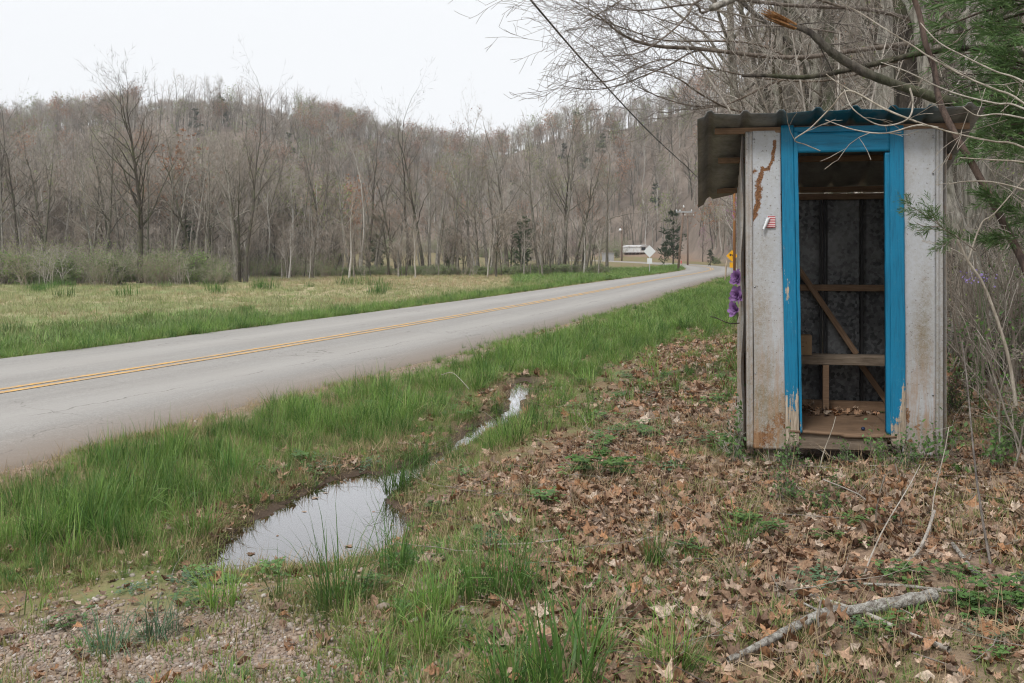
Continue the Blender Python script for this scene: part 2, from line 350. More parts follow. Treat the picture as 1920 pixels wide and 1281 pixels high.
def ribbon(name, offs, zoff, mat, i0=0, i1=None, parent=None, zs=None, sub=3):
    C = catmull(CTRL, 8 * sub)
    T = np.gradient(C, axis=0); T /= np.linalg.norm(T, axis=1)[:, None]; N = np.stack([T[:, 1], -T[:, 0]], 1)
    hz = terrain(C[:, 0], C[:, 1], False) + .03
    V = []
    for j, p in enumerate(C):
        for k, o in enumerate(offs):
            oo = o(j, p) if callable(o) else o
            V.append((p[0] + N[j, 0] * oo, p[1] + N[j, 1] * oo, hz[j] + (zoff if zs is None else zs[k])))
    n = len(offs); nj = len(C); a = (np.arange(nj - 1)[:, None] * n + np.arange(n - 1)[None, :]).ravel()
    Q = np.stack([a, a + 1, a + n + 1, a + n], 1)[:, ::-1]
    uu = np.tile(np.arange(n), nj)
    sarr = np.array([(o(j, C[j]) if callable(o) else o) for j in range(nj) for o in offs])
    larr = np.repeat(np.concatenate([[0], np.cumsum(np.linalg.norm(np.diff(C, axis=0), axis=1))]), n)
    return mobj(name, np_mesh(name, V, Q, mat=mat, smooth=False, attrs=dict(s=sarr, l=larr)), parent)
q = NT('worn_asphalt'); v = q.coord(); s_ = q.attr('s')
nf = q.noise(v, 90, 3, .8); nm = q.noise(v, 14, 5, .75); nl = q.noise(v, .5, 4, .6)
col = q.mix(q.ramp(nf, [(.3, 0.), (.72, 1.)]), (.19, .182, .172), (.52, .50, .47))
col = q.mix(q.ramp(q.noise(v, 26, 4, .8), [(.38, .45), (.55, 0.)]), col, (.20, .19, .18))
lv = q.n('ShaderNodeCombineXYZ', {0: q.mth('MULTIPLY', s_, 2.2), 1: q.mth('MULTIPLY', q.attr('l'), .12)}).outputs[0]
col = q.mix(q.ramp(q.noise(lv, 1.6, 6, .7), [(.42, .38), (.62, 0.)]), col, (.23, .22, .21))
col = q.mix(q.ramp(nl, [(.35, .0), (.7, .35)]), col, (.29, .265, .24))
# wheel paths a little paler, dusty brown edge, dark edge line
wp = q.ramp(q.mth('ABSOLUTE', q.mth('SUBTRACT', q.mth('ABSOLUTE', s_), 1.55)), [(.1, .4), (.75, 0.)])
col = q.mix(wp, col, (.42, .40, .375))
ed = q.mr(q.mth('ADD', s_, q.mth('MULTIPLY', nm, .7)), 2.5, 3.5, 0., .7)
col = q.mix(ed, col, (.24, .18, .135))
vc = q.map(v, (.55, .55, .55))
w = q.n('ShaderNodeTexVoronoi', {'Vector': q.n('ShaderNodeVectorMath', {0: vc, 1: q.n('ShaderNodeTexNoise', {'Vector': v, 'Scale': 1.4, 'Detail': 6}).outputs['Color']}, operation='ADD').outputs[0], 'Scale': .8}, feature='DISTANCE_TO_EDGE').outputs['Distance']
crk = q.mth('MULTIPLY', q.ramp(w, [(.0, 1.), (.006, 0.)]), q.ramp(q.noise(v, .35, 3), [(.50, 0.), (.58, .75)]))
lc = q.mth('ABSOLUTE', q.mth('SUBTRACT', q.mth('ADD', s_, q.mth('MULTIPLY', q.noise(v, 1.1, 6, .7), .55)), 1.95))   # long seam crack
crk = q.mth('MAXIMUM', crk, q.mth('MULTIPLY', q.ramp(lc, [(.0, 1.), (.014, 0.)]), q.ramp(q.noise(v, .6, 3), [(.42, 0.), (.55, .8)])))
col = q.mix(crk, col, (.07, .06, .05))
q.bump(q.mth('ADD', nf, nm), .5, .004)
mroad = q.fin(col, .85)
hwL = lambda j, p: -float(np.interp(p[1], [20, 60], [3.03, 2.55]))
hwLo = lambda j, p: hwL(j, p) - .06
def rag(j, p): return 3.08 + .10 * float(vn(np.array([j * .31]), np.array([0.]), 1, 5)[0] - .5) + float(np.interp(p[1], [5, 11], [.20, 0]))
rag2 = lambda j, p: rag(j, p) + .05
road = ribbon('road', [hwLo, hwL, -1.5, -.03, .03, 1.5, rag, rag2], 0, mroad, zs=[-.05, 0, .012, .02, .02, .012, 0, -.05], sub=4)
tag(road, kind='structure')
q = NT('worn_yellow_paint'); v = q.coord()
n1 = q.noise(v, 30, 5, .8); n2 = q.noise(v, 2.2, 4, .7)
col = q.mix(q.ramp(q.noise(v, 8, 4, .7), [(.3, 0.), (.7, 1.)]), (.62, .33, .07), (.80, .47, .13))
col = q.mix(q.ramp(q.mth('ADD', q.mth('MULTIPLY', n1, .75), q.mth('MULTIPLY', n2, .35)), [(.50, 0.), (.60, .85)]), col, (.30, .27, .235))
myel = q.fin(col, .7)
for c in (-.115, .115):
    ribbon('yellow_line', [c - .055, c + .055], .0255, myel, parent=road, sub=4)

q = NT('still_water'); v = q.coord()
q.bump(q.noise(v, 5, 2, .5), .008, .01)
fz = q.n('ShaderNodeFresnel', {'IOR': 1.33}).outputs[0]
gl = q.n('ShaderNodeBsdfGlossy', {'Color': (.95, .96, .98), 'Roughness': .015}); q.t.links.new(q.b.inputs['Normal'].links[0].from_socket, gl.inputs['Normal'])
tp = q.n('ShaderNodeBsdfTransparent', {'Color': (.72, .66, .56)})
mm = q.n('ShaderNodeMixShader', {0: q.mr(fz, 0, .42, .06, .95)}); q.t.links.new(tp.outputs[0], mm.inputs[1]); q.t.links.new(gl.outputs[0], mm.inputs[2])
q.t.links.new(mm.outputs[0], q.out.inputs[0]); mwater = q.m
# sheet clipped to the damp part of the ditch
wx = np.arange(-3.4, 1.6, .1); wy = np.arange(4.6, 14.2, .12); X2, Y2 = np.meshgrid(wx, wy)
pd2 = pond(X2.ravel(), Y2.ravel()).reshape(X2.shape)
keep = []
for j in range(len(wy) - 1):
    for i in range(len(wx) - 1):
        if pd2[j:j + 2, i:i + 2].min() < .22: a = j * len(wx) + i; keep.append((a, a + 1, a + 1 + len(wx), a + len(wx)))
water = mobj('puddle_water', np_mesh('puddle_water', np.stack([X2.ravel(), Y2.ravel(), np.full(X2.size, WZ)], 1), keep, mat=mwater))
tag(water, 'still water standing in the grassy roadside ditch', None, kind='structure')

# ------------------------------------------------------------------ scattering
def coll(name, objs):
    c = bpy.data.collections.new(name)
    for o in objs: c.objects.link(o)
    return c
def proto(name, me): return bpy.data.objects.new(name, me)
_ng = {}
def scatter(name, P, rot, scl, idx, protos, parent=None, label=None, kind='stuff'):
    c = coll(name + '_source', protos)
    me = bpy.data.meshes.new(name); P = np.asarray(P, np.float32); n = len(P)
    me.vertices.add(n); me.vertices.foreach_set('co', P.ravel())
    a = me.attributes.new('rot', 'FLOAT_VECTOR', 'POINT'); a.data.foreach_set('vector', np.asarray(rot, np.float32).ravel())
    a = me.attributes.new('scl', 'FLOAT_VECTOR', 'POINT')
    scl = np.asarray(scl, np.float32); scl = np.repeat(scl[:, None], 3, 1) if scl.ndim == 1 else scl
    a.data.foreach_set('vector', np.ascontiguousarray(scl).ravel())
    a = me.attributes.new('idx', 'INT', 'POINT'); a.data.foreach_set('value', np.asarray(idx, np.int32))
    o = mobj(name, me, parent)
    g = bpy.data.node_groups.new(name + '_nodes', 'GeometryNodeTree')
    g.interface.new_socket('Geometry', in_out='INPUT', socket_type='NodeSocketGeometry'); g.interface.new_socket('Geometry', in_out='OUTPUT', socket_type='NodeSocketGeometry')
    gi = g.nodes.new('NodeGroupInput'); go = g.nodes.new('NodeGroupOutput'); ip = g.nodes.new('GeometryNodeInstanceOnPoints'); ci = g.nodes.new('GeometryNodeCollectionInfo')
    ci.inputs['Collection'].default_value = c; ci.inputs['Separate Children'].default_value = True; ci.inputs['Reset Children'].default_value = True
    def na(nm, ty):
        d = g.nodes.new('GeometryNodeInputNamedAttribute'); d.data_type = ty; d.inputs['Name'].default_value = nm
        return [s for s in d.outputs if s.enabled and s.name == 'Attribute'][0]
    er = g.nodes.new('FunctionNodeEulerToRotation')
    L = g.links; L.new(gi.outputs[0], ip.inputs['Points']); L.new(ci.outputs[0], ip.inputs['Instance']); ip.inputs['Pick Instance'].default_value = True
    L.new(na('idx', 'INT'), ip.inputs['Instance Index']); L.new(na('rot', 'FLOAT_VECTOR'), er.inputs[0]); L.new(er.outputs[0], ip.inputs['Rotation'])
    L.new(na('scl', 'FLOAT_VECTOR'), ip.inputs['Scale']); L.new(ip.outputs[0], go.inputs[0])
    m = o.modifiers.new('scatter', 'NODES'); m.node_group = g
    tag(o, label, kind=kind); return o
def on_ground(x, y, dz=0.): return np.stack([x, y, terrain(x, y) + dz], 1)
def rnd_rot(n, tilt, rng):
    return np.stack([rng.normal(0, tilt, n), rng.normal(0, tilt, n), rng.uniform(0, 6.283, n)], 1)
def samp(dens, x0, x1, y0, y1, rng):
    n = int(dens * (x1 - x0) * (y1 - y0)); return rng.uniform(x0, x1, n), rng.uniform(y0, y1, n)
SHED_POLY = None

# blades ------------------------------------------------------------
def blades(rng, n, h, spread, wid, lean, seg=3, hv=.35, droop=1.0, base=.35):
    """n tapering bent blades in one tuft; returns verts, quads, tris, b, h attributes"""
    hs = h * (1 + hv * rng.normal(0, 1, n)).clip(.35, 1.7); az = rng.uniform(0, 6.283, n)
    rr = spread * np.sqrt(rng.uniform(0, 1, n)); ba = rng.uniform(0, 6.283, n)
    bx, by = rr * np.cos(ba) * base / .35, rr * np.sin(ba) * base / .35
    az = ba + rng.normal(0, .9, n); l0 = np.abs(rng.normal(0, lean, n)) + .08; w = wid * rng.uniform(.6, 1.3, n)
    px, py = -np.sin(az), np.cos(az); V = []; bb = []; hh = []
    cx, cy, cz = bx.copy(), by.copy(), np.zeros(n); ang = l0.copy()
    tw = rng.normal(0, .5, n)
    for k in range(seg + 1):
        t = k / seg; ww = w * (1 - t ** 1.6) * .5 + (0 if k == seg else .0003)
        ox = px * np.cos(tw * t) * ww; oy = py * np.cos(tw * t) * ww; oz = np.sin(tw * t) * ww
        if k < seg:
            V += [np.stack([cx - ox, cy - oy, cz - oz], 1), np.stack([cx + ox, cy + oy, cz + oz], 1)]
        else: V += [np.stack([cx, cy, cz], 1)]
        st = hs / seg; cx = cx + np.cos(az) * np.sin(ang) * st; cy = cy + np.sin(az) * np.sin(ang) * st; cz = cz + np.cos(ang) * st
        ang = ang + l0 * droop * rng.uniform(.6, 1.5, n) * (1.2 if k else .6)
    m = 2 * seg + 1; A = np.stack(V, 1).reshape(-1, 3); b0 = np.arange(n) * m
    Q = np.concatenate([np.stack([b0 + 2 * k, b0 + 2 * k + 1, b0 + 2 * k + 3, b0 + 2 * k + 2], 1) for k in range(seg - 1)]) if seg > 1 else np.zeros((0, 4), int)
    T = np.stack([b0 + 2 * seg - 2, b0 + 2 * seg - 1, b0 + 2 * seg], 1)
    bb = np.repeat(rng.uniform(0, 1, n), m); hh = np.tile(np.repeat(np.arange(seg + 1) / seg, 2)[:m], n)
    return A, Q, T, bb, hh
def tuft(name, seed, mat, n=40, h=.25, spread=.08, wid=.005, lean=.28, seg=3, dry=0, **kw):
    rng = np.random.default_rng(seed); A, Q, T, b, hh = blades(rng, n, h, spread, wid, lean, seg, **kw)
    mi = np.zeros(len(Q) + len(T)); mats = [mat]
    if dry:
        A2, Q2, T2, b2, h2 = blades(rng, dry, h * .6, spread * 1.3, wid * .8, lean * 2.2, seg)
        mi = np.concatenate([np.zeros(len(Q)), np.ones(len(Q2)), np.zeros(len(T)), np.ones(len(T2))]); k = len(A)
        A = np.concatenate([A, A2]); Q = np.concatenate([Q, Q2 + k]); T = np.concatenate([T, T2 + k]); b = np.concatenate([b, b2]); hh = np.concatenate([hh, h2]); mats = [mat, M['grass_dry']]
    return np_mesh(name, A, Q, T, mats=mats, midx=mi, attrs=dict(b=b, h=hh))
# leaves ------------------------------------------------------------
def leaf_outline(kind, rng):
    if kind == 'oak':
        P = []
        for sd in (1, -1):
            pts = [(0, .0), (.07, .12), (.20, .2), (.10, .3), (.30, .42), (.14, .5), (.36, .66), (.16, .72), (.2, .88), (.0, 1)]
            pts = [(a * sd * rng.uniform(.8, 1.2), b) for a, b in pts]; P.append(pts)
        return P[0] + P[1][::-1][1:-1]
    if kind == 'maple':
        a = [(0, 0), (.12, .05), (.42, .0), (.30, .22), (.55, .45), (.26, .5), (.22, .75), (0, 1.)]
        return a + [(-u, w) for u, w in a[::-1][1:-1]]
    a = [(0, 0), (.14, .15), (.24, .38), (.23, .6), (.13, .84), (0, 1)]
    return a + [(-u, w) for u, w in a[::-1][1:-1]]
def leaf_geo(kind, rng, size=.1, curl=.8, cup=.5):
    O = np.array(leaf_outline(kind, rng)); O[:, 1] -= .5; c = np.array([[0, -.0]])
    P = np.concatenate([O, O * .45, c]); n = len(O)
    z = curl * .35 * (P[:, 1] ** 2) * rng.choice([-1, 1, 1]) + cup * abs(P[:, 0]) ** 1.5 * rng.choice([-.6, 1, 1]) + rng.normal(0, .035 * (1 + curl), len(P))
    tw = rng.normal(0, .5); z = z + tw * P[:, 0] * P[:, 1]
    A = np.stack([P[:, 0], P[:, 1], z - z.min()], 1) * size
    i = np.arange(n); j = (i + 1) % n
    Q = np.stack([i, j, j + n, i + n], 1); T = np.stack([i + n, j + n, np.full(n, 2 * n)], 1)
    return A, Q, T
def leaf_mesh(name, kind, seed, size, mat, curl=.8, cup=.5):
    rng = np.random.default_rng(seed); A, Q, T = leaf_geo(kind, rng, size, curl, cup)
    return np_mesh(name, A, Q, T, mat=mat, smooth=True, attrs=dict(b=np.full(len(A), rng.uniform()), h=np.ones(len(A))))
class Acc:
    def __init__(s): s.V = []; s.Q = []; s.T = []; s.mq = []; s.mt = []; s.b = []; s.h = []; s.n = 0
    def add(s, V, Q, T, mi=0, b=0., h=1.):
        V = np.asarray(V, float)
        if len(V) == 0: return
        if Q is not None and len(Q): s.Q.append(np.asarray(Q) + s.n); s.mq.append(np.full(len(Q), mi))
        if T is not None and len(T): s.T.append(np.asarray(T) + s.n); s.mt.append(np.full(len(T), mi))
        s.V.append(V); s.b.append(np.broadcast_to(b, (len(V),))); s.h.append(np.broadcast_to(h, (len(V),))); s.n += len(V)
    def mesh(s, name, mats, smooth=False):
        Q = np.concatenate(s.Q) if s.Q else None; T = np.concatenate(s.T) if s.T else None
        return np_mesh(name, np.concatenate(s.V), Q, T, mats=mats, smooth=smooth, midx=np.concatenate(s.mq + s.mt), attrs=dict(b=np.concatenate(s.b), h=np.concatenate(s.h)))
    def xf(s, V, R, t): return V @ np.array(R.to_3x3()).T + np.array(t)

# ------------------------------------------------------------------ branching
def tubes(acc, polys, mi=0, minr=.0, sides=None):
    """polys: list of (pts list, radii list) - all turned to tapering tubes"""
    groups = {}
    for P, r in polys:
        mr = max(r); n = sides or (9 if mr > .12 else 7 if mr > .05 else 5 if mr > .02 else 3)
        groups.setdefault((len(P), n), []).append((P, r))
    for (m, n), L in groups.items():
        P = np.array([l[0] for l in L], float); r = np.array([l[1] for l in L], float)
        T = np.gradient(P, axis=1); T /= np.linalg.norm(T, axis=2)[:, :, None] + 1e-9
        d = P[:, -1] - P[:, 0]; ref = np.where((np.abs(d[:, 2]) > .75 * np.linalg.norm(d, axis=1))[:, None], np.array([[1., 0, 0]]), np.array([[0, 0, 1.]]))[:, None, :]
        U = np.cross(T, ref); U /= np.linalg.norm(U, axis=2)[:, :, None] + 1e-9; Wv = np.cross(T, U)
        a = np.arange(n) / n * 6.28318
        V = P[:, :, None, :] + (U[:, :, None, :] * np.cos(a)[None, None, :, None] + Wv[:, :, None, :] * np.sin(a)[None, None, :, None]) * r[:, :, None, None]
        K = len(L); base = (np.arange(K) * m * n)[:, None, None] + (np.arange(m - 1) * n)[None, :, None]; k = np.arange(n)[None, None, :]; k2 = (k + 1) % n
        Q = np.stack([base + k, base + k2, base + k2 + n, base + k + n], -1).reshape(-1, 4)
        acc.add(V.reshape(-1, 3), Q, None, mi)
def slivers(acc, P0, P1, w, mi=0, rng=None):
    """very thin twigs as single tapering slivers, turned randomly about their axis"""
    P0 = np.array(P0, float); P1 = np.array(P1, float); n = len(P0)
    if n == 0: return
    d = P1 - P0; u = np.cross(d, rng.normal(0, 1, (n, 3))); u /= np.linalg.norm(u, axis=1)[:, None] + 1e-9; w = np.broadcast_to(w, (n,))[:, None]
    V = np.stack([P0 - u * w / 2, P0 + u * w / 2, P1], 1).reshape(-1, 3); T = np.arange(n * 3).reshape(-1, 3)
    acc.add(V, None, T, mi, b=np.repeat(rng.uniform(0, 1, n), 3))
def branch(rng, out, p, d, L, r, lev, par, tips):
    """recursive: out[lev] gets (pts, radii)"""
    cfg = par[lev]; n = cfg['n']; P = [p]; Rr = [r]; q = np.array(p, float); dd = np.array(d, float); dirs = [dd]
    st = L / n
    for k in range(n):
        dd = dd + rng.normal(0, cfg['wob'], 3) + np.array([0, 0, cfg['up']]); dd /= np.linalg.norm(dd)
        q = q + dd * st; P.append(q); dirs.append(dd); Rr.append(max(r * (1 - (k + 1) / n * cfg['tap']), .002))
    out[lev].append((P, Rr))
    if lev + 1 >= len(par):
        tips.append((P[-1], dd)); return
    c2 = par[lev + 1]; nb = cfg['kids']; nb = max(1, int(rng.normal(nb, nb * .2)))
    for i in range(nb):
        t = cfg['t0'] + (1 - cfg['t0']) * (i + rng.uniform(0, 1)) / nb; f = t * n; k = min(int(f), n - 1); fr = f - k
        bp = np.array(P[k]) * (1 - fr) + np.array(P[k + 1]) * fr; bd = dirs[min(k + 1, n)]
        a = rng.uniform(0, 6.283); ref = np.cross(bd, [0, 0, 1.] if abs(bd[2]) < .9 else [1., 0, 0]); ref /= np.linalg.norm(ref); w = np.cross(bd, ref)
        th = rng.normal(cfg['ang'], .15); nd = bd * math.cos(th) + (ref * math.cos(a) + w * math.sin(a)) * math.sin(th)
        Lk = L * cfg['len'] * rng.uniform(.65, 1.2) * (1 - cfg.get('fall', .5) * t); rr = (Rr[k] * (1 - fr) + Rr[k + 1] * fr) * cfg['rk']
        branch(rng, out, bp, nd, Lk, rr, lev + 1, par, tips)
    if cfg.get('lead'):
        branch(rng, out, P[-1], dd, L * cfg['lead'], Rr[-1], lev + 1, par, tips)
def tree_parts(seed, H, r0, levels, style='up', tw=3, twl=.5, tww=.012, trunk_mat='bark_grey', twig_mat='twig', leaf=None, leafn=1.0, leafs=.06, crook=1.0, clear=.35, kids=13, fall=.45):
    rng = np.random.default_rng(seed)
    L0 = dict(n=9, wob=.05 * crook, up=.03, tap=.82, kids=kids, t0=clear, ang=.75, len=.42, fall=fall, rk=.5, lead=.22)
    L1 = dict(n=6, wob=.13 * crook, up=.07, tap=.8, kids=5.5, t0=.22, ang=.62, len=.52, fall=.4, rk=.55, lead=.4)
    L2 = dict(n=4, wob=.15, up=.05, tap=.75, kids=4.5, t0=.2, ang=.6, len=.55, fall=.3, rk=.6)
    L3 = dict(n=3, wob=.16, up=.03, tap=.7, kids=3, t0=.2, ang=.6, len=.6, fall=.3, rk=.6)
    par = [L0, L1, L2, L3][:levels]
    if style == 'fork': L0.update(n=6, kids=9, t0=.5, lead=.6, ang=.6, len=.6); 
    if style == 'slim': L0.update(kids=12, len=.26, ang=.6, t0=.45); 
    out = [[] for _ in range(levels)]; tips = []
    d0 = np.array([rng.normal(0, .06), rng.normal(0, .06), 1.]); d0 /= np.linalg.norm(d0)
    branch(rng, out, np.zeros(3), d0, H * .80, r0, 0, par, tips)
    P, Rr = out[0][0]; Rr[0] *= 1.25; P[0] = P[0] - np.array([0, 0, .4])
    k = 2 if levels > 2 else 1
    A = Acc()
    for l in range(k): tubes(A, out[l])
    B = Acc()
    for l in range(k, levels): tubes(B, out[l], sides=3 if l > 2 else None)
    src = out[levels - 1] + (out[levels - 2] if levels > 2 else [])
    P0 = []; P1 = []
    for Pp, _ in src:
        Pp = np.array(Pp)
        for i in range(tw):
            t = rng.uniform(.15, 1) * (len(Pp) - 1); kk = min(int(t), len(Pp) - 2); f = t - kk; p = Pp[kk] * (1 - f) + Pp[kk + 1] * f
            dd = Pp[-1] - Pp[0]; dd = dd / (np.linalg.norm(dd) + 1e-9) + rng.normal(0, .55, 3) + [0, 0, .15]; dd /= np.linalg.norm(dd)
            P0.append(p); P1.append(p + dd * twl * rng.uniform(.4, 1.2))
    slivers(B, P0, P1, tww, 0, rng)
    mats = [M[twig_mat]]
    if leaf:
        mats.append(M[leaf]); n = int(len(P1) * leafn); ix = rng.integers(0, len(P1), n); C = np.array(P1)[ix] + rng.normal(0, .08, (n, 3))
        a = rng.normal(0, 1, (n, 3)); a /= np.linalg.norm(a, axis=1)[:, None]; b = np.cross(a, rng.normal(0, 1, (n, 3))); b /= np.linalg.norm(b, axis=1)[:, None]
        s = leafs * rng.uniform(.5, 1.4, (n, 1)); V = np.stack([C - a * s, C + b * s * .6, C + a * s, C - b * s * .6], 1).reshape(-1, 3)
        B.add(V, np.arange(4 * n).reshape(-1, 4), None, 1, b=np.repeat(rng.uniform(0, 1, n), 4))
    return A.mesh('trunk', [M[trunk_mat]], True), B.mesh('crown', mats)
def join_parts(name, a, b):                           # far trees: trunk and crown as one mesh
    def arr(me):
        V = np.empty(len(me.vertices) * 3, np.float32); me.vertices.foreach_get('co', V)
        n = len(me.polygons); ls = np.empty(n, np.int32); lt = np.empty(n, np.int32); me.polygons.foreach_get('loop_start', ls); me.polygons.foreach_get('loop_total', lt)
        li = np.empty(len(me.loops), np.int32); me.loops.foreach_get('vertex_index', li); mi = np.empty(n, np.int32); me.polygons.foreach_get('material_index', mi)
        q = lt == 4; Q = li[ls[q][:, None] + np.arange(4)]; T = li[ls[~q][:, None] + np.arange(3)]
        bb = np.empty(len(me.vertices), np.float32); me.attributes['b'].data.foreach_get('value', bb)
        return V.reshape(-1, 3), Q, T, mi[q], mi[~q], bb
    V1, Q1, T1, a1, c1, b1 = arr(a); V2, Q2, T2, a2, c2, b2 = arr(b); n = len(V1)
    return np_mesh(name, np.concatenate([V1, V2]), np.concatenate([Q1, Q2 + n]), np.concatenate([T1, T2 + n]), mats=[a.materials[0]] + list(b.materials),
                   midx=np.concatenate([a1, a2 + 1, c1, c2 + 1]), attrs=dict(b=np.concatenate([b1, b2]), h=np.ones(n + len(V2))))
# ------------------------------------------------------------------ trees: prototypes
def sprays(acc, rng, C, D, size, mi=0, n=26, wid=.10):
    """flat drooping fans of scale-leaf twiglets (cedar): C centres, D outward directions"""
    C = np.asarray(C); D = np.asarray(D); K = len(C)
    if K == 0: return
    d = D / (np.linalg.norm(D, axis=1)[:, None] + 1e-9); u = np.cross(d, rng.normal(0, 1, (K, 3)) * .35 + [0, 0, 1]); u /= np.linalg.norm(u, axis=1)[:, None] + 1e-9
    w = np.cross(d, u); s = size * rng.uniform(.6, 1.3, K)
    t = rng.uniform(0, 1, (K, n)); sg = rng.choice([-1, 1], (K, n)); L = (.25 + .5 * (1 - t)) * rng.uniform(.6, 1.2, (K, n))
    p0 = C[:, None] + d[:, None] * (t * s[:, None])[..., None]
    dr = d[:, None] * .75 + u[:, None] * (sg * rng.uniform(.3, .9, (K, n)))[..., None] + w[:, None] * rng.normal(0, .35, (K, n))[..., None]
    dr /= np.linalg.norm(dr, axis=2)[..., None]; p1 = p0 + dr * (L * s[:, None])[..., None]
    sl = np.cross(dr, rng.normal(0, 1, (K, n, 3))); sl /= np.linalg.norm(sl, axis=2)[..., None]; sl *= (wid * s[:, None] * rng.uniform(.5, 1.1, (K, n)))[..., None]
    mid = (p0 + p1) / 2
    V = np.stack([p0, mid + sl * .5, p1, mid - sl * .5], 2).reshape(-1, 3); m = K * n
    acc.add(V, np.arange(4 * m).reshape(-1, 4), None, mi, b=np.repeat(rng.uniform(0, 1, m), 4))
def cedar_parts(seed, H, r0, dens=1.0, sz=.35, wid=.16, irregular=.35):
    rng = np.random.default_rng(seed); A = Acc(); B = Acc()
    P = [np.array([0, 0, -.3])]; 
    for k in range(7): P.append(np.array([rng.normal(0, .03 * H / 6), rng.normal(0, .03 * H / 6), (k + 1) / 7 * H * .97]))
    tubes(A, [(P, [r0 * (1 - .93 * k / 7) for k in range(8)])]); C = []; D = []; limbs = []
    for i in range(int(46 * dens)):
        t = rng.uniform(.06, .98) ** .9; a = rng.uniform(0, 6.283); L = H * .23 * (1 - t) ** .65 * rng.uniform(1 - irregular, 1 + irregular) + .15
        p = np.array([0, 0, t * H]); d = np.array([math.cos(a), math.sin(a), rng.uniform(.1, .6)]); d /= np.linalg.norm(d); pts = [p]
        for k in range(4): d = d + rng.normal(0, .12, 3); d /= np.linalg.norm(d); p = p + d * L / 4; pts.append(p)
        limbs.append((pts, [r0 * .22 * (1 - .2 * k) for k in range(5)])); pts = np.array(pts)
        for j in range(int(9 * L / (H * .2) * 1.5) + 5):
            f = rng.uniform(.15, 1) * 3.999; k = int(f); q = pts[k] * (1 - f + k) + pts[k + 1] * (f - k); C.append(q + rng.normal(0, .12 * L, 3)); D.append(d + rng.normal(0, .5, 3) + [0, 0, .25])
    tubes(A, limbs); sprays(B, rng, C, D, sz, 0, wid=wid)
    return A.mesh('trunk', [M['bark_dark']], True), B.mesh('crown', [M['cedar']])
KIND = {}
for k, (sd, kw) in {
    'grey1': (1, dict(H=15, r0=.20, levels=4, tw=2, twl=.6, tww=.02)),
    'grey2': (2, dict(H=15, r0=.17, levels=4, tw=2, twl=.6, tww=.02, trunk_mat='bark_dark')),
    'red1': (3, dict(H=15, r0=.17, levels=4, tw=2, twl=.6, tww=.02, twig_mat='twig_red')),
    'slim1': (4, dict(H=15, r0=.13, levels=4, style='slim', tw=2, twl=.5, tww=.018)),
    'slim2': (5, dict(H=15, r0=.14, levels=4, style='slim', tw=2, twl=.5, tww=.018, twig_mat='twig_red', crook=1.6)),
    'fork1': (6, dict(H=15, r0=.19, levels=4, style='fork', tw=2, twl=.6, tww=.02, trunk_mat='bark_dark', twig_mat='twig_dark', crook=1.5)),
    'fork2': (7, dict(H=15, r0=.2, levels=4, style='fork', tw=2, twl=.6, tww=.02, crook=1.8)),
    'pale1': (8, dict(H=15, r0=.17, levels=3, style='fork', tw=3, twl=.7, tww=.02, trunk_mat='bark_pale', twig_mat='twig_pale', crook=2.2)),
    'pale2': (9, dict(H=15, r0=.13, levels=3, style='slim', tw=3, twl=.6, tww=.02, trunk_mat='bark_pale', twig_mat='twig_pale', crook=1.5)),
    'bud1': (10, dict(H=13, r0=.15, levels=4, tw=2, twl=.5, tww=.018, leaf='bud', leafn=.45, leafs=.055)),
    'bud2': (12, dict(H=12, r0=.13, levels=3, tw=3, twl=.6, tww=.018, leaf='bud', leafn=1.2, leafs=.07)),
    'rust1': (13, dict(H=13, r0=.15, levels=4, tw=2, twl=.5, tww=.018, leaf='rustbud', leafn=.35, leafs=.055, twig_mat='twig_red')),
    'redbud': (14, dict(H=5, r0=.08, levels=4, tw=2, twl=.35, tww=.012, leaf='redbud', leafn=.8, leafs=.035, trunk_mat='bark_dark', clear=.2)),
    'hero': (31, dict(H=15, r0=.21, levels=4, tw=2, twl=.55, tww=.02, trunk_mat='bark_dark', twig_mat='twig_dark', clear=.28, crook=1.1, kids=21, fall=.12)),
}.items():
    KIND[k] = (kw['H'], *tree_parts(sd, **kw))
KIND['cedar1'] = (7, *cedar_parts(41, 7, .12)); KIND['cedar2'] = (7, *cedar_parts(42, 7, .12, dens=.8, irregular=.6))
def far_tree(nm, sd, **kw):
    a, b = tree_parts(sd, **kw); return join_parts(nm, a, b)
FAR = [far_tree('bare_tree', 50 + i, H=13, r0=.16, levels=2 + (i % 2), style=['up', 'up', 'fork', 'up', 'slim', 'up', 'up'][i], tw=[9, 4][i % 2], twl=1.3, tww=.045,
                trunk_mat=['bark_grey', 'bark_dark', 'bark_grey', 'bark_grey', 'bark_pale', 'bark_dark', 'bark_grey'][i], twig_mat=['twig', 'twig_red', 'twig', 'twig_red', 'twig_pale', 'twig', 'twig'][i],
                leaf=[None, None, None, None, None, 'rustbud', 'bud'][i], leafn=2.0, leafs=.14) for i in range(7)]
n_tree = 0
def tree(kind, loc, H, rz, label, group=None, lean=(0, 0), name='bare_tree', cat='tree'):
    global n_tree
    h0, a, b = KIND[kind]; e = empty(name, loc, rz); e.rotation_euler = (lean[0], lean[1], rz); e.scale = (H / h0,) * 3
    mobj('trunk', a, e); mobj('crown', b, e); tag(e, label, cat, group); n_tree += 1; return e
def at(px, d, dz=0.):
    x = (px - 960) / F * d; return (x, d, float(terrain(np.array([x]), np.array([d]))[0]) + dz)
def Hof(px, d, top, base=None):                        # height that reaches the seen top
    z0 = at(px, d)[2]; return EYE + (HZ - top) / F * d - z0
rng = np.random.default_rng(5)
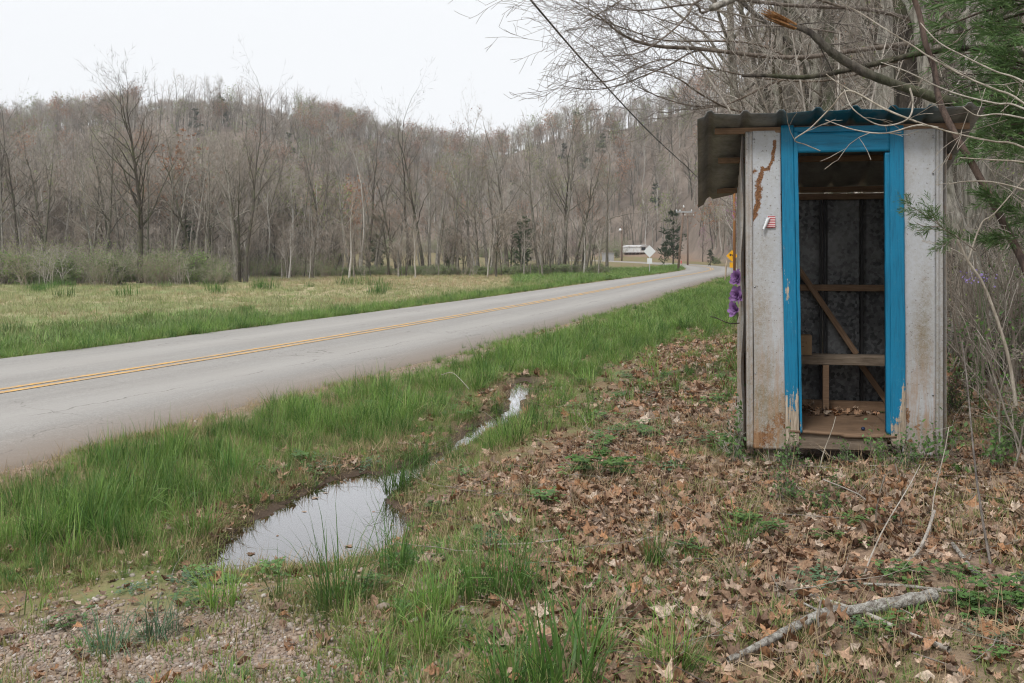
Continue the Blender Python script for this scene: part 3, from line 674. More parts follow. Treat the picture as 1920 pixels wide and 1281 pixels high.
HERO = [
 (262, 68, 128, 'hero', 'tallest dark bare tree at the left field edge rising alone above the skyline'),
 (40, 74, 255, 'fork1', 'dark ivy-footed bare tree leaning right near the left edge of the photo'),
 (78, 72, 240, 'grey2', 'crooked dark bare tree second from the left edge behind the green thicket'),
 (-18, 60, 150, 'fork2', 'bare tree whose crown tip only pokes in at the far left edge'),
 (322, 78, 262, 'fork2', 'bare tree with long arching limbs just right of the tallest tree'),
 (424, 90, 300, 'fork1', 'dark forked bare tree first right of the green thicket, trunk leaning'),
 (470, 94, 330, 'grey2', 'close-set dark bare tree left of the white crooked sycamore'),
 (497, 93, 325, 'pale1', 'white crooked sycamore among dark trunks at the left end of the tree row'),
 (570, 95, 218, 'slim1', 'straight slender bare tree with a fan-shaped crown behind the field'),
 (690, 92, 240, 'fork1', 'stout multi-limbed dark bare tree in the middle of the tree row'),
 (795, 97, 195, 'grey2', 'tall bare tree with a wide V of limbs in the tree row'),
 (845, 99, 262, 'pale2', 'white dead-looking slender sycamore in the middle of the tree row'),
 (893, 96, 290, 'pale1', 'pale forked sycamore left of the dark cedar in the tree row'),
 (952, 101, 205, 'grey1', 'tall bare tree directly behind the dark cedar of the tree row'),
 (1044, 98, 168, 'red1', 'tallest slender bare tree at the right end of the tree row'),
 (1088, 96, 300, 'fork1', 'dark crooked bare tree last before the grassy bend of the road'),
]
for px, d, top, kd, lb in HERO:
    tree(kd, at(px, d), Hof(px, d, top), rng.uniform(0, 6.28), lb, lean=(rng.normal(0, .03), rng.normal(0, .03)))
KD = {'grey1': 'grey broad-crowned bare tree', 'grey2': 'dark-trunked bare tree', 'red1': 'bare tree with reddish-brown twigs', 'slim1': 'slim straight bare tree', 'slim2': 'slim reddish bare tree', 'fork1': 'dark forked bare tree', 'fork2': 'grey forked bare tree'}
def describe(kd, px, zone):
    if kd not in KD: return None
    if zone == 'row': w = 'left of the white crooked sycamore' if px < 497 else 'between the white sycamore and the stout multi-limbed tree' if px < 690 else 'between the stout multi-limbed tree and the pale forked sycamore' if px < 893 else 'close to the dark cedar of the tree row' if px < 1010 else 'at the right end of the tree row'; return KD[kd] + ' ' + w
    if zone == 'left': w = 'behind the thicket left of the tallest tree' if px < 240 else 'behind the thicket right of the tallest tree' if px < 400 else 'where the green thicket ends'; return KD[kd] + ' ' + w
    w = 'on the bank left above the shed roof' if px < 1460 else 'on the bank seen over the blue door frame' if px < 1700 else 'on the bank right of the shed'; return KD[kd] + ' ' + w
G1 = 'bare trees of the row along the far edge of the field'
for i in range(88):                                    # the row behind the field
    px = rng.uniform(418, 1138); d = rng.uniform(92, 112) - 4 * sst(1000, 1140, px)
    kd = rng.choice(['grey1', 'grey2', 'red1', 'slim1', 'slim2', 'fork2', 'bud1', 'rust1', 'pale2', 'fork1'], p=[.12, .20, .10, .11, .11, .12, .05, .04, .05, .10])
    H = rng.uniform(8, 16) if rng.random() < .72 else rng.uniform(4, 7)
    lb = describe(kd, px, 'row') or {'bud1': 'bare tree with first yellow-green buds in the row behind the field', 'rust1': 'bare tree with rust-coloured buds in the row behind the field', 'pale2': 'slender pale-barked tree in the row behind the field'}.get(kd, 'grey-brown leafless tree in the row behind the field')
    tree(kd, at(px, d), H, rng.uniform(0, 6.28), lb, G1 + {'bud1': ', green-budded', 'rust1': ', rust-budded', 'pale2': ', pale-barked'}.get(kd, ''), lean=(rng.normal(0, .04), rng.normal(0, .04)))
G2 = 'bare trees behind the green thicket at the left'
for i in range(76):
    px = rng.uniform(-60, 470); d = rng.uniform(72, 112)
    kd = rng.choice(['grey1', 'grey2', 'red1', 'slim1', 'slim2', 'fork2', 'fork1'], p=[.15, .25, .12, .13, .10, .12, .13])
    tree(kd, at(px, d), rng.uniform(8, 14), rng.uniform(0, 6.28), describe(kd, px, 'left'), G2, lean=(rng.normal(0, .04), rng.normal(0, .04)))
# right bank, near
RB = [(1640, 13.5, 16, 'grey1', 'thick ridged grey trunk rising right behind the shed roof'), (1752, 12, 15, 'fork1', 'mossy dark trunk behind the shed to the right of the roof'),
      (1872, 10.5, 11, 'red1', 'large grey trunk at the right edge standing behind the cedar boughs'), (1548, 17, 15, 'grey2', 'leaning dark trunk left of the thick grey trunk above the roof'),
      (1592, 19, 17, 'fork1', 'forked dark trunk seen through branches above the shed roof'), (1700, 21, 18, 'pale2', 'pale slim trunk between two dark trunks above the shed roof'),
      (1812, 16, 16, 'pale2', 'pale slim trunk above the green cedar at the right')]
for px, d, H, kd, lb in RB: tree(kd, at(px, d), H, rng.uniform(0, 6.28), lb, lean=(rng.normal(0, .03), rng.normal(0, .03)))
G3 = 'bare trees on the bank behind the shed'
i = 0
while i < 78:
    px = rng.uniform(1330, 2050); d = rng.uniform(16, 30) if rng.random() < .35 else rng.uniform(30, 75); x0, y0, z0 = at(px, d); s0 = float(lateral(np.array([x0]), np.array([y0]))[0])
    if s0 < 7.5: continue
    kd = rng.choice(['grey1', 'grey2', 'red1', 'slim1', 'slim2', 'fork2', 'bud1', 'bud2', 'fork1'], p=[.2, .15, .15, .15, .14, .07, .05, .04, .05])
    lb = 'leafless tree with first green buds on the bank behind the shed' if kd[:3] == 'bud' else describe(kd, px, 'bank')
    tree(kd, (x0, y0, z0), rng.uniform(8, 17), rng.uniform(0, 6.28), lb, G3 + (', green-budded' if kd[:3] == 'bud' else ''), lean=(rng.normal(0, .05), rng.normal(0, .05))); i += 1
for k, (px, d, H) in enumerate([(1318, 170, 6.0), (835, 98, 3.2), (1085, 100, 3.6), (1372, 118, 4.2), (1440, 42, 5.5), (665, 100, 2.6)]):
    tree('redbud', at(px, d), H, rng.uniform(0, 6.28), ['pinkish redbud tree blooming on the slope left above the shed roof', 'small purple redbud in bloom left of the pale forked sycamore', 'small redbud blooming at the right end of the tree row', 'pink redbud at the foot of the slope just left of the rusty pole', 'pink redbud blooming behind the shed roof', 'lowest purple redbud in the middle of the tree row'][k], name='redbud_tree', cat='tree')
for k, (px, d, H, kd) in enumerate([(980, 93, 5.4, 'cedar1'), (705, 112, 6.4, 'cedar2'), (842, 112, 5.2, 'cedar2'), (1262, 135, 7.5, 'cedar2'), (1245, 140, 3.2, 'cedar1'), (1332, 128, 2.2, 'cedar1'), (352, 96, 5.5, 'cedar1')]):
    tree(kd, at(px, d), H, rng.uniform(0, 6.28), ['dark pointed cedar at the front of the tree row behind the field', 'dark shaggy cedar behind dark multi-limbed trunks of the row', 'dull cedar behind the white slender sycamore', 'tall black-green evergreen left of the utility pole with crossarm', 'low dark evergreen right of the white trailer', 'small round evergreen on the bank right of the utility pole',
        'dark cedar inside the wood right of the tallest tree'][k], name='cedar_tree', cat='tree')
# skyline trees on the ridge
RT = [far_tree('bare_tree', 150 + i, H=14, r0=.15, levels=2 + (i % 2), style='up', tw=[9, 4][i % 2], twl=1.0, tww=.045, clear=.55, trunk_mat='bark_dark', twig_mat=['twig', 'twig_red', 'twig_red', 'twig'][i], leaf=[None, None, 'rustbud', 'bud'][i], leafn=.4, leafs=.12) for i in range(4)]
G4 = 'bare trees standing against the sky on the far ridge'
for i in range(46):
    px = 285 + 330 * (i + rng.uniform(-.5, .5)) / 46; a = _A(px); d = float(np.interp(a, HT[:, 0], HT[:, 1])) * math.cos(a) * rng.uniform(.985, 1.02)
    o = mobj('bare_tree', RT[int(rng.choice(4, p=[.35, .35, .2, .1]))], loc=at(px, d)); s = rng.uniform(.75, 1.2); o.scale = (s * .9, s * .9, s); o.rotation_euler = (0, 0, rng.uniform(0, 6.28))
    tag(o, 'small far tree standing against the sky on the hill ridge', 'tree', G4); n_tree += 1
# the hillside woods: thousands, one mass
def woods(name, label, n, pr, dr, keep, hs, seed, protos=FAR, w=None, pick=None):
    r = np.random.default_rng(seed); px = r.uniform(*pr, n); a = np.arctan((px - 960) / F)
    rr = np.sqrt(r.uniform(dr[0] ** 2, dr[1] ** 2, n)); x = rr * np.sin(a); y = rr * np.cos(a)
    m = keep(px, rr, a, x, y, r); x, y = x[m], y[m]; k = len(x); P = on_ground(x, y, -.1); s = r.uniform(*hs, k) * (.7 + .6 * fbm(x, y, 25, 17)); s = np.stack([s * 1.25, s * 1.25, s], 1)
    if pick: idx = pick(x, y, r, len(protos))
    else: idx = r.choice(len(protos), k, p=w)
    return scatter(name, P, np.stack([r.normal(0, .04, k), r.normal(0, .04, k), r.uniform(0, 6.28, k)], 1), s, idx, [proto('source_' + name, p) for p in protos], label=label)
foot = lambda a: np.interp(a, HT[:, 0], HT[:, 2]); ridge = lambda a: np.interp(a, HT[:, 0], HT[:, 1])
FW = [.23, .13, .16, .15, .13, .07, .13]
woods('hillside_wood', 'leafless grey-brown wood covering the hills beyond the field and road', 18000, (-420, 2150), (60, 455),
      lambda px, r, a, x, y, g: (r > foot(a) + 2) & (r < ridge(a) + 12) & ~((px > 255) & (px < 560) & (r > ridge(a) - 75)) & (np.abs(lateral(x, y)) > 7) & (g.uniform(0, 1, len(r)) < np.where(r > 300, .75, .55)), (.5, 1.0), 61, protos=FAR + [join_parts('cedar_tree', *cedar_parts(45, 9, .12, dens=.4, sz=.7))], w=[a * .984 for a in FW] + [.016])
woods('left_wood', 'leafless wood filling the valley behind the left thicket', 1500, (-350, 640), (105, 185),
      lambda px, r, a, x, y, g: (r < foot(a) + 6), (.5, .95), 62, w=FW)
woods('ridge_brush', 'low brown brush covering the cleared slope below the far ridge', 1500, (235, 575), (352, 428),
      lambda px, r, a, x, y, g: r > 0, (.14, .30), 63, w=FW)
woods('creek_saplings', 'thin grey saplings and brush filling the tree row behind the field', 560, (-80, 1150), (84, 114),
      lambda px, r, a, x, y, g: (lateral(x, y) < -9) & ~((px < 430) & (r < 74)) & ((px < 620) | (g.random(len(px)) < .4)), (.18, .48), 64, w=[.3, .25, .1, .25, .1, 0, 0])
woods('bank_saplings', 'thin bare saplings crowding the wooded bank behind the shed', 700, (1390, 2300), (13, 60),
      lambda px, r, a, x, y, g: (lateral(x, y) > 8.5) & (r > 9.5), (.15, .45), 65, protos=[join_parts('s', *tree_parts(80 + i, H=9, r0=.05, levels=3, style=['up', 'slim', 'up'][i], tw=3, twl=.45, tww=.007, twig_mat=['twig', 'twig_red', 'twig_pale'][i], trunk_mat='bark_grey', clear=.15,
                                   leaf=[None, None, 'bud'][i], leafn=.25, leafs=.03)) for i in range(3)])
# shrubs
def shrub_mesh(nm, seed, H, R, stems, leaf, leafn, leafs, twig='twig', tww=.012, up=.05):
    rng = np.random.default_rng(seed); out = [[], [], []]; tips = []
    par = [dict(n=5, wob=.16, up=up, tap=.8, kids=5, t0=.15, ang=.6, len=.5, fall=.3, rk=.6), dict(n=3, wob=.2, up=.03, tap=.8, kids=4, t0=.1, ang=.7, len=.55, fall=.2, rk=.6), dict(n=2, wob=.2, up=0, tap=.8)]
    for i in range(stems):
        a = rng.uniform(0, 6.28); d = np.array([math.cos(a) * R / H * rng.uniform(.2, 1.2), math.sin(a) * R / H * rng.uniform(.2, 1.2), 1]); d /= np.linalg.norm(d)
        branch(rng, out, np.array([rng.normal(0, R * .25), rng.normal(0, R * .25), -.05]), d, H * rng.uniform(.6, 1.1), .011 * H, 0, par, tips)
    B = Acc()
    for o in out: tubes(B, o, sides=3)
    pts = np.array([p for o in out[1:] for (P, _) in o for p in P[1:]])
    n = int(leafn); ix = rng.integers(0, len(pts), n); C = pts[ix] + rng.normal(0, .06 * H, (n, 3)); C[:, 2] = np.abs(C[:, 2])
    slivers(B, pts[ix], C + rng.normal(0, .1 * H, (n, 3)), tww, 0, rng)
    a = rng.normal(0, 1, (n, 3)); a /= np.linalg.norm(a, axis=1)[:, None]; b = np.cross(a, rng.normal(0, 1, (n, 3))); b /= np.linalg.norm(b, axis=1)[:, None]; s = leafs * rng.uniform(.5, 1.4, (n, 1))
    B.add(np.stack([C - a * s, C + b * s * .55, C + a * s, C - b * s * .55], 1).reshape(-1, 3), np.arange(4 * n).reshape(-1, 4), None, 1, b=np.repeat(rng.uniform(0, 1, n), 4))
    return B.mesh(nm, [M[twig], M[leaf]])
M['thicket'] = m_leaf('thicket_leaf', [(.15, .25, .07), (.23, .33, .10), (.10, .17, .055), (.3, .34, .14)], tr=.3)
SH = [shrub_mesh('shrub', 90, 2.0, 1.4, 9, 'thicket', 2200, .065), shrub_mesh('shrub', 91, 1.6, 1.5, 8, 'thicket', 2000, .06), shrub_mesh('shrub', 92, 2.2, 1.3, 11, 'thicket', 600, .045, 'twig_red'), shrub_mesh('shrub', 93, 2.4, 1.2, 12, 'bud', 350, .04, 'twig_pale')]
def band(name, label, n, pxr, dr, hs, seed, protos, w, keep=None, dz=0.):
    r = np.random.default_rng(seed); px = r.uniform(*pxr, n); d = r.uniform(*dr, n); x = (px - 960) / F * d
    if keep is not None: m = keep(px, d, x, r); px, d, x = px[m], d[m], x[m]
    k = len(x); return scatter(name, on_ground(x, d, dz), np.stack([r.normal(0, .05, k), r.normal(0, .05, k), r.uniform(0, 6.28, k)], 1), r.uniform(*hs, k), r.choice(len(protos), k, p=w), [proto('source_' + name, p) for p in protos], label=label)
band('green_thicket', 'tangled green and brown thicket along the left edge of the field', 260, (-260, 425), (63, 76), (.35, 1.2), 71, SH, [.22, .18, .33, .27], lambda px, d, x, r: d > 63 + 5 * sst(300, 425, px) * r.uniform(0, 1, len(px)))
band('row_undergrowth', 'low green bushes at the foot of the tree row behind the field', 300, (400, 1142), (90, 95), (.22, .55), 72, SH, [.4, .3, .2, .1], lambda px, d, x, r: lateral(x, d) < -7)
band('wood_undergrowth', 'brushy undergrowth inside the valley wood', 420, (-200, 1135), (84, 120), (.4, 1.0), 73, SH, [.12, .08, .45, .35], lambda px, d, x, r: (lateral(x, d) < -9) & (px < 640))
band('far_meadow_brush', 'brushy edge below the hill across the far meadow', 300, (560, 1180), (205, 262), (.6, 1.6), 74, SH, [.1, .1, .5, .3], lambda px, d, x, r: np.abs(lateral(x, d)) > 8)
band('bank_undergrowth', 'brush along the foot of the wooded bank beyond the road bend', 260, (1240, 1480), (60, 150), (.35, .8), 75, SH, [.2, .15, .35, .3], lambda px, d, x, r: lateral(x, d) > 6.5)
# ------------------------------------------------------------------ the shed
A0 = math.radians(10.8); F0 = Vector((1.568, 6.7, 0)); ZB = .29; ZT = 2.43
shed = empty('roadside_shed', (F0.x, F0.y, ZB), -A0)
tag(shed, 'small weathered white metal bus-stop shed with bright blue door frame and corrugated roof', 'shed')
def U(px, v=0.):                                       # measured column -> metres along the front wall
    t = (px - 960) / F; ca, sa = math.cos(A0), math.sin(A0)
    return (F0.y * t - F0.x + v * (ca * t - sa)) / (ca + sa * t)
def Zh(px, py, v=0.):                                  # measured row -> height above the shed's base
    u = U(px, v); d = F0.y - math.sin(A0) * u + math.cos(A0) * v
    return EYE + (HZ - py) / F * d - ZB
def grid(name, us, zs, vf, mat, attrs, parent, th=0, plane='uz'):
    """sheet over us x zs; vf(u,z) depth; returns object with attributes"""
    Uu, Zz = np.meshgrid(us, zs); V = vf(Uu, Zz)
    n = len(us); m = len(zs); a = (np.arange(m - 1)[:, None] * n + np.arange(n - 1)[None, :]).ravel()
    pts = V if isinstance(V, tuple) else (Uu, V, Zz)
    P = np.stack([p.ravel() for p in pts], 1); Q = np.stack([a, a + 1, a + n + 1, a + n], 1)
    o = mobj(name, np_mesh(name, P, Q, mat=mat, smooth=False, attrs={k: f(Uu, Zz).ravel() for k, f in attrs.items()}), parent)
    if th:
        s = o.modifiers.new('thickness', 'SOLIDIFY'); s.thickness = th; s.offset = 0
    return o
def pseg(pts, x, y):
    d = np.full(x.shape, 1e9)
    for (ax, ay, w0), (bx, by, w1) in zip(pts, pts[1:]):
        dx, dy = bx - ax, by - ay; t = np.clip(((x - ax) * dx + (y - ay) * dy) / (dx * dx + dy * dy), 0, 1)
        d = np.minimum(d, np.hypot(x - ax - t * dx, y - ay - t * dy) / (w0 + (w1 - w0) * t))
    return d
# painted metal with stains given by attributes (shapes of the stains are the thing's own)
q = NT('chalky_white_metal'); v = q.coord()
n1 = q.noise(v, 3.2, 5, .7); n2 = q.noise(v, 38, 4, .8); n3 = q.noise(v, 140, 2, .7); ns = q.noise(q.map(v, (18, 18, 1.6)), 2.2, 5, .75)
col = q.mix(n1, (.40, .42, .455), (.51, .53, .56)); 
col = q.mix(q.ramp(n2, [(.42, 0.), (.70, .6)]), col, (.36, .36, .34))
gr = q.mth('MULTIPLY', q.attr('grime'), q.mr(q.mth('ADD', q.mth('MULTIPLY', n2, .6), q.mth('MULTIPLY', n3, .5)), .32, .68, .15, 1.25), clamp=True)
col = q.mix(gr, col, q.mix(n1, (.25, .185, .115), (.215, .20, .15)))
rs = q.mth('MULTIPLY', q.attr('rust'), 1.); rm = q.ramp(q.mth('ADD', rs, q.mth('MULTIPLY', q.mth('SUBTRACT', n2, .5), 1.6)), [(.40, 0.), (.56, 1.)])
col = q.mix(rm, col, q.mix(q.ramp(n3, [(.35, 0.), (.65, 1.)]), (.07, .03, .014), (.27, .125, .05)))
st = q.mth('MULTIPLY', q.attr('streak'), q.ramp(ns, [(.42, 0.), (.62, 1.)])); col = q.mix(st, col, (.33, .20, .11))
spk = q.ramp(q.noise(v, 75, 2, .5), [(.665, 0.), (.70, .7)]); col = q.mix(spk, col, (.13, .10, .085))
q.bump(q.mth('ADD', n2, q.mth('MULTIPLY', rm, .4)), .25, .003); mwhite = q.fin(col, .62)
EDGE = lambda x: np.zeros(np.shape(x))
RUST = [(1452, 265, .020), (1447, 305, .018), (1441, 318, .02), (1430, 316, .022), (1424, 338, .030), (1423, 368, .036), (1419, 390, .03), (1411, 420, .022)]
RUSTP = [(U(a), Zh(a, b), w * .5) for a, b, w in RUST]
def blob(pxl, u, z):
    r = np.zeros(np.shape(u))
    for a, b, w, h, k in pxl:
        r = np.maximum(r, k * np.exp(-(((u - U(a)) / w) ** 2 + ((z - Zh(a, b)) / h) ** 2)))
    return r
uL0, uL1 = U(1411), U(1463.5)
def warp(u, z): return (1 - z / 2.14) * .034             # left sheet swings right at its foot
zsL = np.linspace(0.0, 2.13, 150)
grid('wall_panel', np.linspace(uL0, uL1, 24), zsL, lambda u, z: (u + warp(u, z) * (.15 + .85 * (u - uL0) / (uL1 - uL0)) + .005 * np.sin(z * 3), -.004 - .012 * (1 - z / 2.1) ** 2 + .004 * np.sin(z * 5 + u * 9), z), mwhite,
     dict(rust=lambda u, z: np.clip(.95 - (pseg(RUSTP, u + .012 * (vn(z, u * 0, .03, 5) - .5), z)) * .42, 0, 1) + blob([(1420, 825, .10, .10, .72), (1455, 790, .06, .09, .56), (1440, 815, .05, .12, .6), (1415, 322, .02, .02, .7)], u, z) ,
          grime=lambda u, z: np.clip(blob([(1430, 480, .07, .2, .4), (1422, 590, .07, .3, .65), (1428, 690, .09, .2, .75), (1440, 790, .22, .2, 1.7), (1420, 760, .1, .2, 1.2), (1415, 650, .06, .5, .6)], u, z) + .06, 0, 1),
          streak=lambda u, z: np.clip(.9 - z * .8, 0, .85)), shed, .0015)
uR0, uR1 = U(1692), U(1754)
grid('wall_panel', np.linspace(uR0, uR1, 22), np.linspace(-.01, 2.12, 150), lambda u, z: (u, -.004 + .003 * np.sin(z * 4 + u * 7), z), mwhite,
     dict(rust=lambda u, z: blob([(1700, 780, .03, .09, .62), (1705, 835, .05, .05, .8), (1722, 800, .05, .1, .42)], u, z),
          grime=lambda u, z: np.clip(blob([(1735, 560, .05, .2, .6), (1730, 640, .07, .3, .9), (1725, 810, .1, .12, .8), (1715, 730, .05, .12, .4), (1700, 330, .05, .18, .28), (1740, 250, .06, .2, .25), (1710, 600, .2, .9, .12)], u, z) + .05, 0, 1),
          streak=lambda u, z: np.clip(1. - z * 1.1, 0, .9)), shed, .0015)
# corner trims: narrow folded strips, two ribs each
def strip(pxs, z0, z1, prof, vv, lean=0, st=.0, ru=.0, parent=shed, name='corner_trim'):
    us = np.array([U(p) for p in pxs])
    return grid(name, us, np.linspace(z0, z1, 60), lambda u, z: (u + lean * (1 - z / 2.14), vv - np.interp(u, us, prof), z), mwhite,
                dict(rust=lambda u, z: ru * np.interp(u, us, [0, 1, .6, .2, .9, .3, 0][:len(us)]) * (.45 + .5 * vn(z, u * 0, .17, 3)), grime=lambda u, z: .35 + .5 * np.exp(-z), streak=lambda u, z: st + 0 * u), parent, .0015)
strip([1397, 1399.5, 1401.5, 1404, 1406, 1409, 1411.5], 0, 2.125, [0, .016, .018, .003, .014, .014, 0], -.002, lean=.008, ru=.30, st=.3)
strip([1753.5, 1756, 1759, 1760.5, 1764, 1767, 1768.5], -.01, 2.12, [0, .016, .016, .002, .015, .015, 0], -.002, ru=.12)
FL_ = .41 - ZB; W0 = U(1397); W1 = U(1769); DB = 1.05
# side walls and back wall: ribbed sheets
def ribs(t, pitch=.23, w=.03, h=.02):
    f = np.abs((t / pitch + .5) % 1 - .5) * pitch; return h * np.clip(1 - (f - w * .4) / (w * .6), 0, 1)
def fine(a, b, pitch=.23, w=.03):
    out = [a]; k = math.floor(a / pitch)
    while k * pitch < b + pitch:
        for e in (-w, -w * .4, w * .4, w):
            if a < k * pitch + e < b: out.append(k * pitch + e)
        k += 1
    return np.array(sorted(out + [b]))
vs = fine(.004, DB); roofz = lambda v: ZT - ZB + .025 - .32 * v
at0 = dict(rust=lambda u, z: .25 * (vn(u, z, .2, 2)), grime=lambda u, z: .35 + .5 * np.exp(-z * 1.5), streak=lambda u, z: .5 + 0 * u)
for uu, sgn, jag in ((W0, -1, .03), (W1, 1, 0)):
    def side(v, z, uu=uu, sgn=sgn, jag=jag):
        zz = z * (roofz(v) - .06) ; return (uu + sgn * ribs(v) + jag * .3 * np.sin(zz * 9) * (v < .1), v, zz)
    grid('side_panel', vs, np.linspace(0, 1, 40), side, mwhite, at0, shed, .0015)
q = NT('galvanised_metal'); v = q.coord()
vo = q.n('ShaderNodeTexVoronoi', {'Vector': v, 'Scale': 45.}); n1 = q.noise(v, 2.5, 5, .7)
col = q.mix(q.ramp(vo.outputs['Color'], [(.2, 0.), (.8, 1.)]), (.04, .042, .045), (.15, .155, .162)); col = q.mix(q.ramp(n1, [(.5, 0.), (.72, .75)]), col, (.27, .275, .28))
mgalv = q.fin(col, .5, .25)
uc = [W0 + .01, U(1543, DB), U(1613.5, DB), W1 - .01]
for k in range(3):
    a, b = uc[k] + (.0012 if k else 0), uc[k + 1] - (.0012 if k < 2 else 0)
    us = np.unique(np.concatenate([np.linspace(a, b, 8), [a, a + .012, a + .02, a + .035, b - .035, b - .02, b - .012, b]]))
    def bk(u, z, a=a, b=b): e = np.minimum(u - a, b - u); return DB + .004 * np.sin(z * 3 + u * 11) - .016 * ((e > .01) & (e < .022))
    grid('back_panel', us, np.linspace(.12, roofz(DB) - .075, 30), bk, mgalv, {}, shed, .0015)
mdkr = NT('dark_rib_metal').fin((.03, .03, .032), .6, .2)
for pa, pb in ((1537, 1541), (1543, 1546), (1548, 1551), (1613, 1618)):
    m_ = MB(); m_.box((U(pa, DB - .02), DB - .045, FL_ + .08), (U(pb, DB - .02), DB - .018, roofz(DB) - .1)); m_.build('back_rib', mdkr, shed)
# wood
def m_wood(name, c1, c2, rough=.85):
    q = NT(name); v = q.coord(); r = q.rnd()
    v2 = q.n('ShaderNodeVectorMath', {0: v, 1: q.n('ShaderNodeCombineXYZ', {0: r, 1: r, 2: r}).outputs[0]}, operation='ADD').outputs[0]
    n = q.noise(q.map(v2, (3, 45, 45)), 2.2, 6, .7); n2 = q.noise(v2, 5, 5, .7)
    col = q.mix(q.ramp(n, [(.35, 0.), (.65, 1.)]), c1, c2); col = q.mix(q.ramp(n2, [(.5, 0.), (.75, .6)]), col, tuple(c * .45 for c in c1)); q.bump(n, .5, .004); return q.fin(col, rough)
mold = m_wood('old_lumber', (.17, .105, .065), (.29, .19, .12)); mgw = m_wood('greyed_lumber', (.115, .085, .06), (.235, .185, .14)); mply = m_wood('dirty_plywood', (.12, .075, .045), (.21, .135, .085))
def board(name, a, b, mat, parent=shed, bev=.003, R=None):
    mb = MB(); c = [(a[i] + b[i]) / 2 for i in range(3)]; h = [abs(b[i] - a[i]) / 2 for i in range(3)]
    mb.box((-h[0], -h[1], -h[2]), (h[0], h[1], h[2])); o = mb.build(name, mat, parent, bev=bev); o.location = c
    if R: o.rotation_euler = R
    return o
FL = .41 - ZB
# floor, rim joist, plates
grid('floor', np.linspace(U(1480), U(1680), 26), np.linspace(-.03, DB - .01, 20), lambda u, z: (u, z, FL + .006 * np.sin(u * 7 + z * 3) - .012 * ((u > U(1580)) & (z < .02))), mply, {}, shed, .018)
board('floor', (W0 + .03, .05, FL - .03), (W1 - .03, DB - .01, FL - .012), mply)
board('rim_joist', (U(1494), -.012, Zh(1580, 843)), (U(1663), .028, Zh(1580, 815)), mgw)
board('rim_joist', (U(1592), .03, Zh(1580, 849)), (U(1642), .06, Zh(1580, 838)), mgw)
board('skid', (W0 + .12, .02, -.09), (W0 + .2, DB, .03), mgw); board('skid', (W1 - .22, .02, -.09), (W1 - .14, DB, .03), mgw)
board('floor_joist', (W0 + .04, .08, .03), (W1 - .04, .12, FL - .035), mgw); board('floor_joist', (W0 + .04, DB - .1, .03), (W1 - .04, DB - .06, FL - .035), mgw)
board('bottom_plate', (W0 + .03, DB - .07, FL + .004), (W1 - .03, DB - .03, FL + .075), mold)
board('wall_girt', (W0 + .03, DB - .06, Zh(1570, 546, DB - .06)), (W1 - .03, DB - .02, Zh(1570, 534, DB - .06)), mold)
board('top_plate', (W0 + .03, DB - .06, Zh(1570, 374, DB - .06)), (W1 - .03, DB - .02, Zh(1570, 363, DB - .06)), mold)
for v0, v1 in ((-.0055, .032), (.46, .50), (DB - .02, DB + .02)):
    zz = roofz((v0 + v1) / 2) + (.006 if v0 < 0 else 0)
    board('purlin', (W0 - .20 + (.0 if v0 < 0 else .03), v0, zz - .052), (W1 + .16, v1, zz - .012), mold, bev=.002)
for u0 in (W0 + .03, W1 - .07):                        # corner studs inside
    for v0, v1 in ((.03, .07), (DB - .08, DB - .04)): board('stud', (u0, v0, FL), (u0 + .04, v1, roofz(v1) - .08), mold)
def bar(name, p0, p1, w, t, mat, parent=shed):
    p0, p1 = Vector(p0), Vector(p1); d = p1 - p0; o = board(name, (-d.length / 2, -t / 2, -w / 2), (d.length / 2, t / 2, w / 2), mat, parent)
    o.location = (p0 + p1) / 2; o.rotation_euler = d.to_track_quat('X', 'Z').to_euler(); return o
vb = DB - .075
bar('brace', (U(1480, vb), vb, Zh(1480, 478, vb)), (U(1606, vb), vb, Zh(1606, 664, vb)), .042, .02, mold)
bar('brace', (U(1612, vb), vb, Zh(1612, 680, vb)), (U(1672, vb), vb, Zh(1672, 766, vb)), .042, .02, mold)
# bench
vf, vbk = .78, DB - .075
zb = Zh(1580, 668.5, vf)
board('bench_board', (W0 + .035, vf + .125, zb - .022), (W1 - .035, vbk, zb), mgw)
board('bench_board', (W0 + .035, vf + .024, zb - .022), (W1 - .035, vf + .118, zb + .003), mgw)
board('bench_rail', (W0 + .035, vf - .022, zb - .062), (W1 - .035, vf + .018, zb - .004), mgw)
board('bench_leg', (U(1542.5, vf), vf - .02, FL), (U(1554, vf), vf + .03, zb - .064), mold)
# roof: ribbed sheet, sags and bends a little at the left edge
q = NT('old_roof_metal'); v = q.coord(); n1 = q.noise(v, 4, 6, .7); n2 = q.noise(v, 40, 4, .7)
col = q.mix(q.ramp(n1, [(.35, 0.), (.65, 1.)]), (.15, .16, .165), (.33, .345, .35)); col = q.mix(q.ramp(n2, [(.5, 0.), (.8, .6)]), col, (.11, .10, .075))
col = q.mix(q.mth('MULTIPLY', q.attr('moss'), q.ramp(n1, [(.4, 0.), (.55, .8)])), col, (.20, .195, .14))
col = q.mix(q.mth('MULTIPLY', q.attr('blue'), q.ramp(n1, [(.30, .3), (.5, 1.)])), col, (.008, .11, .18)); mroof = q.fin(col, .55, .15)
ru0, ru1 = W0 - .315, W1 + .205; rp = .2295; off = U(1395) 
us = fine(ru0 - off, ru1 - off, rp, .034) + off
rv = np.linspace(-.20, 1.22, 24)
def roofv(u, v):
    edge = sst(.10, 0, u - ru0); z = roofz(v) + ribs(u - off, rp, .034, .024) + .006 * np.sin(u * 21 + v * 2) - edge * .03 * (1 + v) + .008 * np.sin(v * 5 + u)
    z = z - .035 * sst(W0, ru0, u) * sst(.6, 1.2, v); return (u, v + .006 * np.sin(u * 9), z)
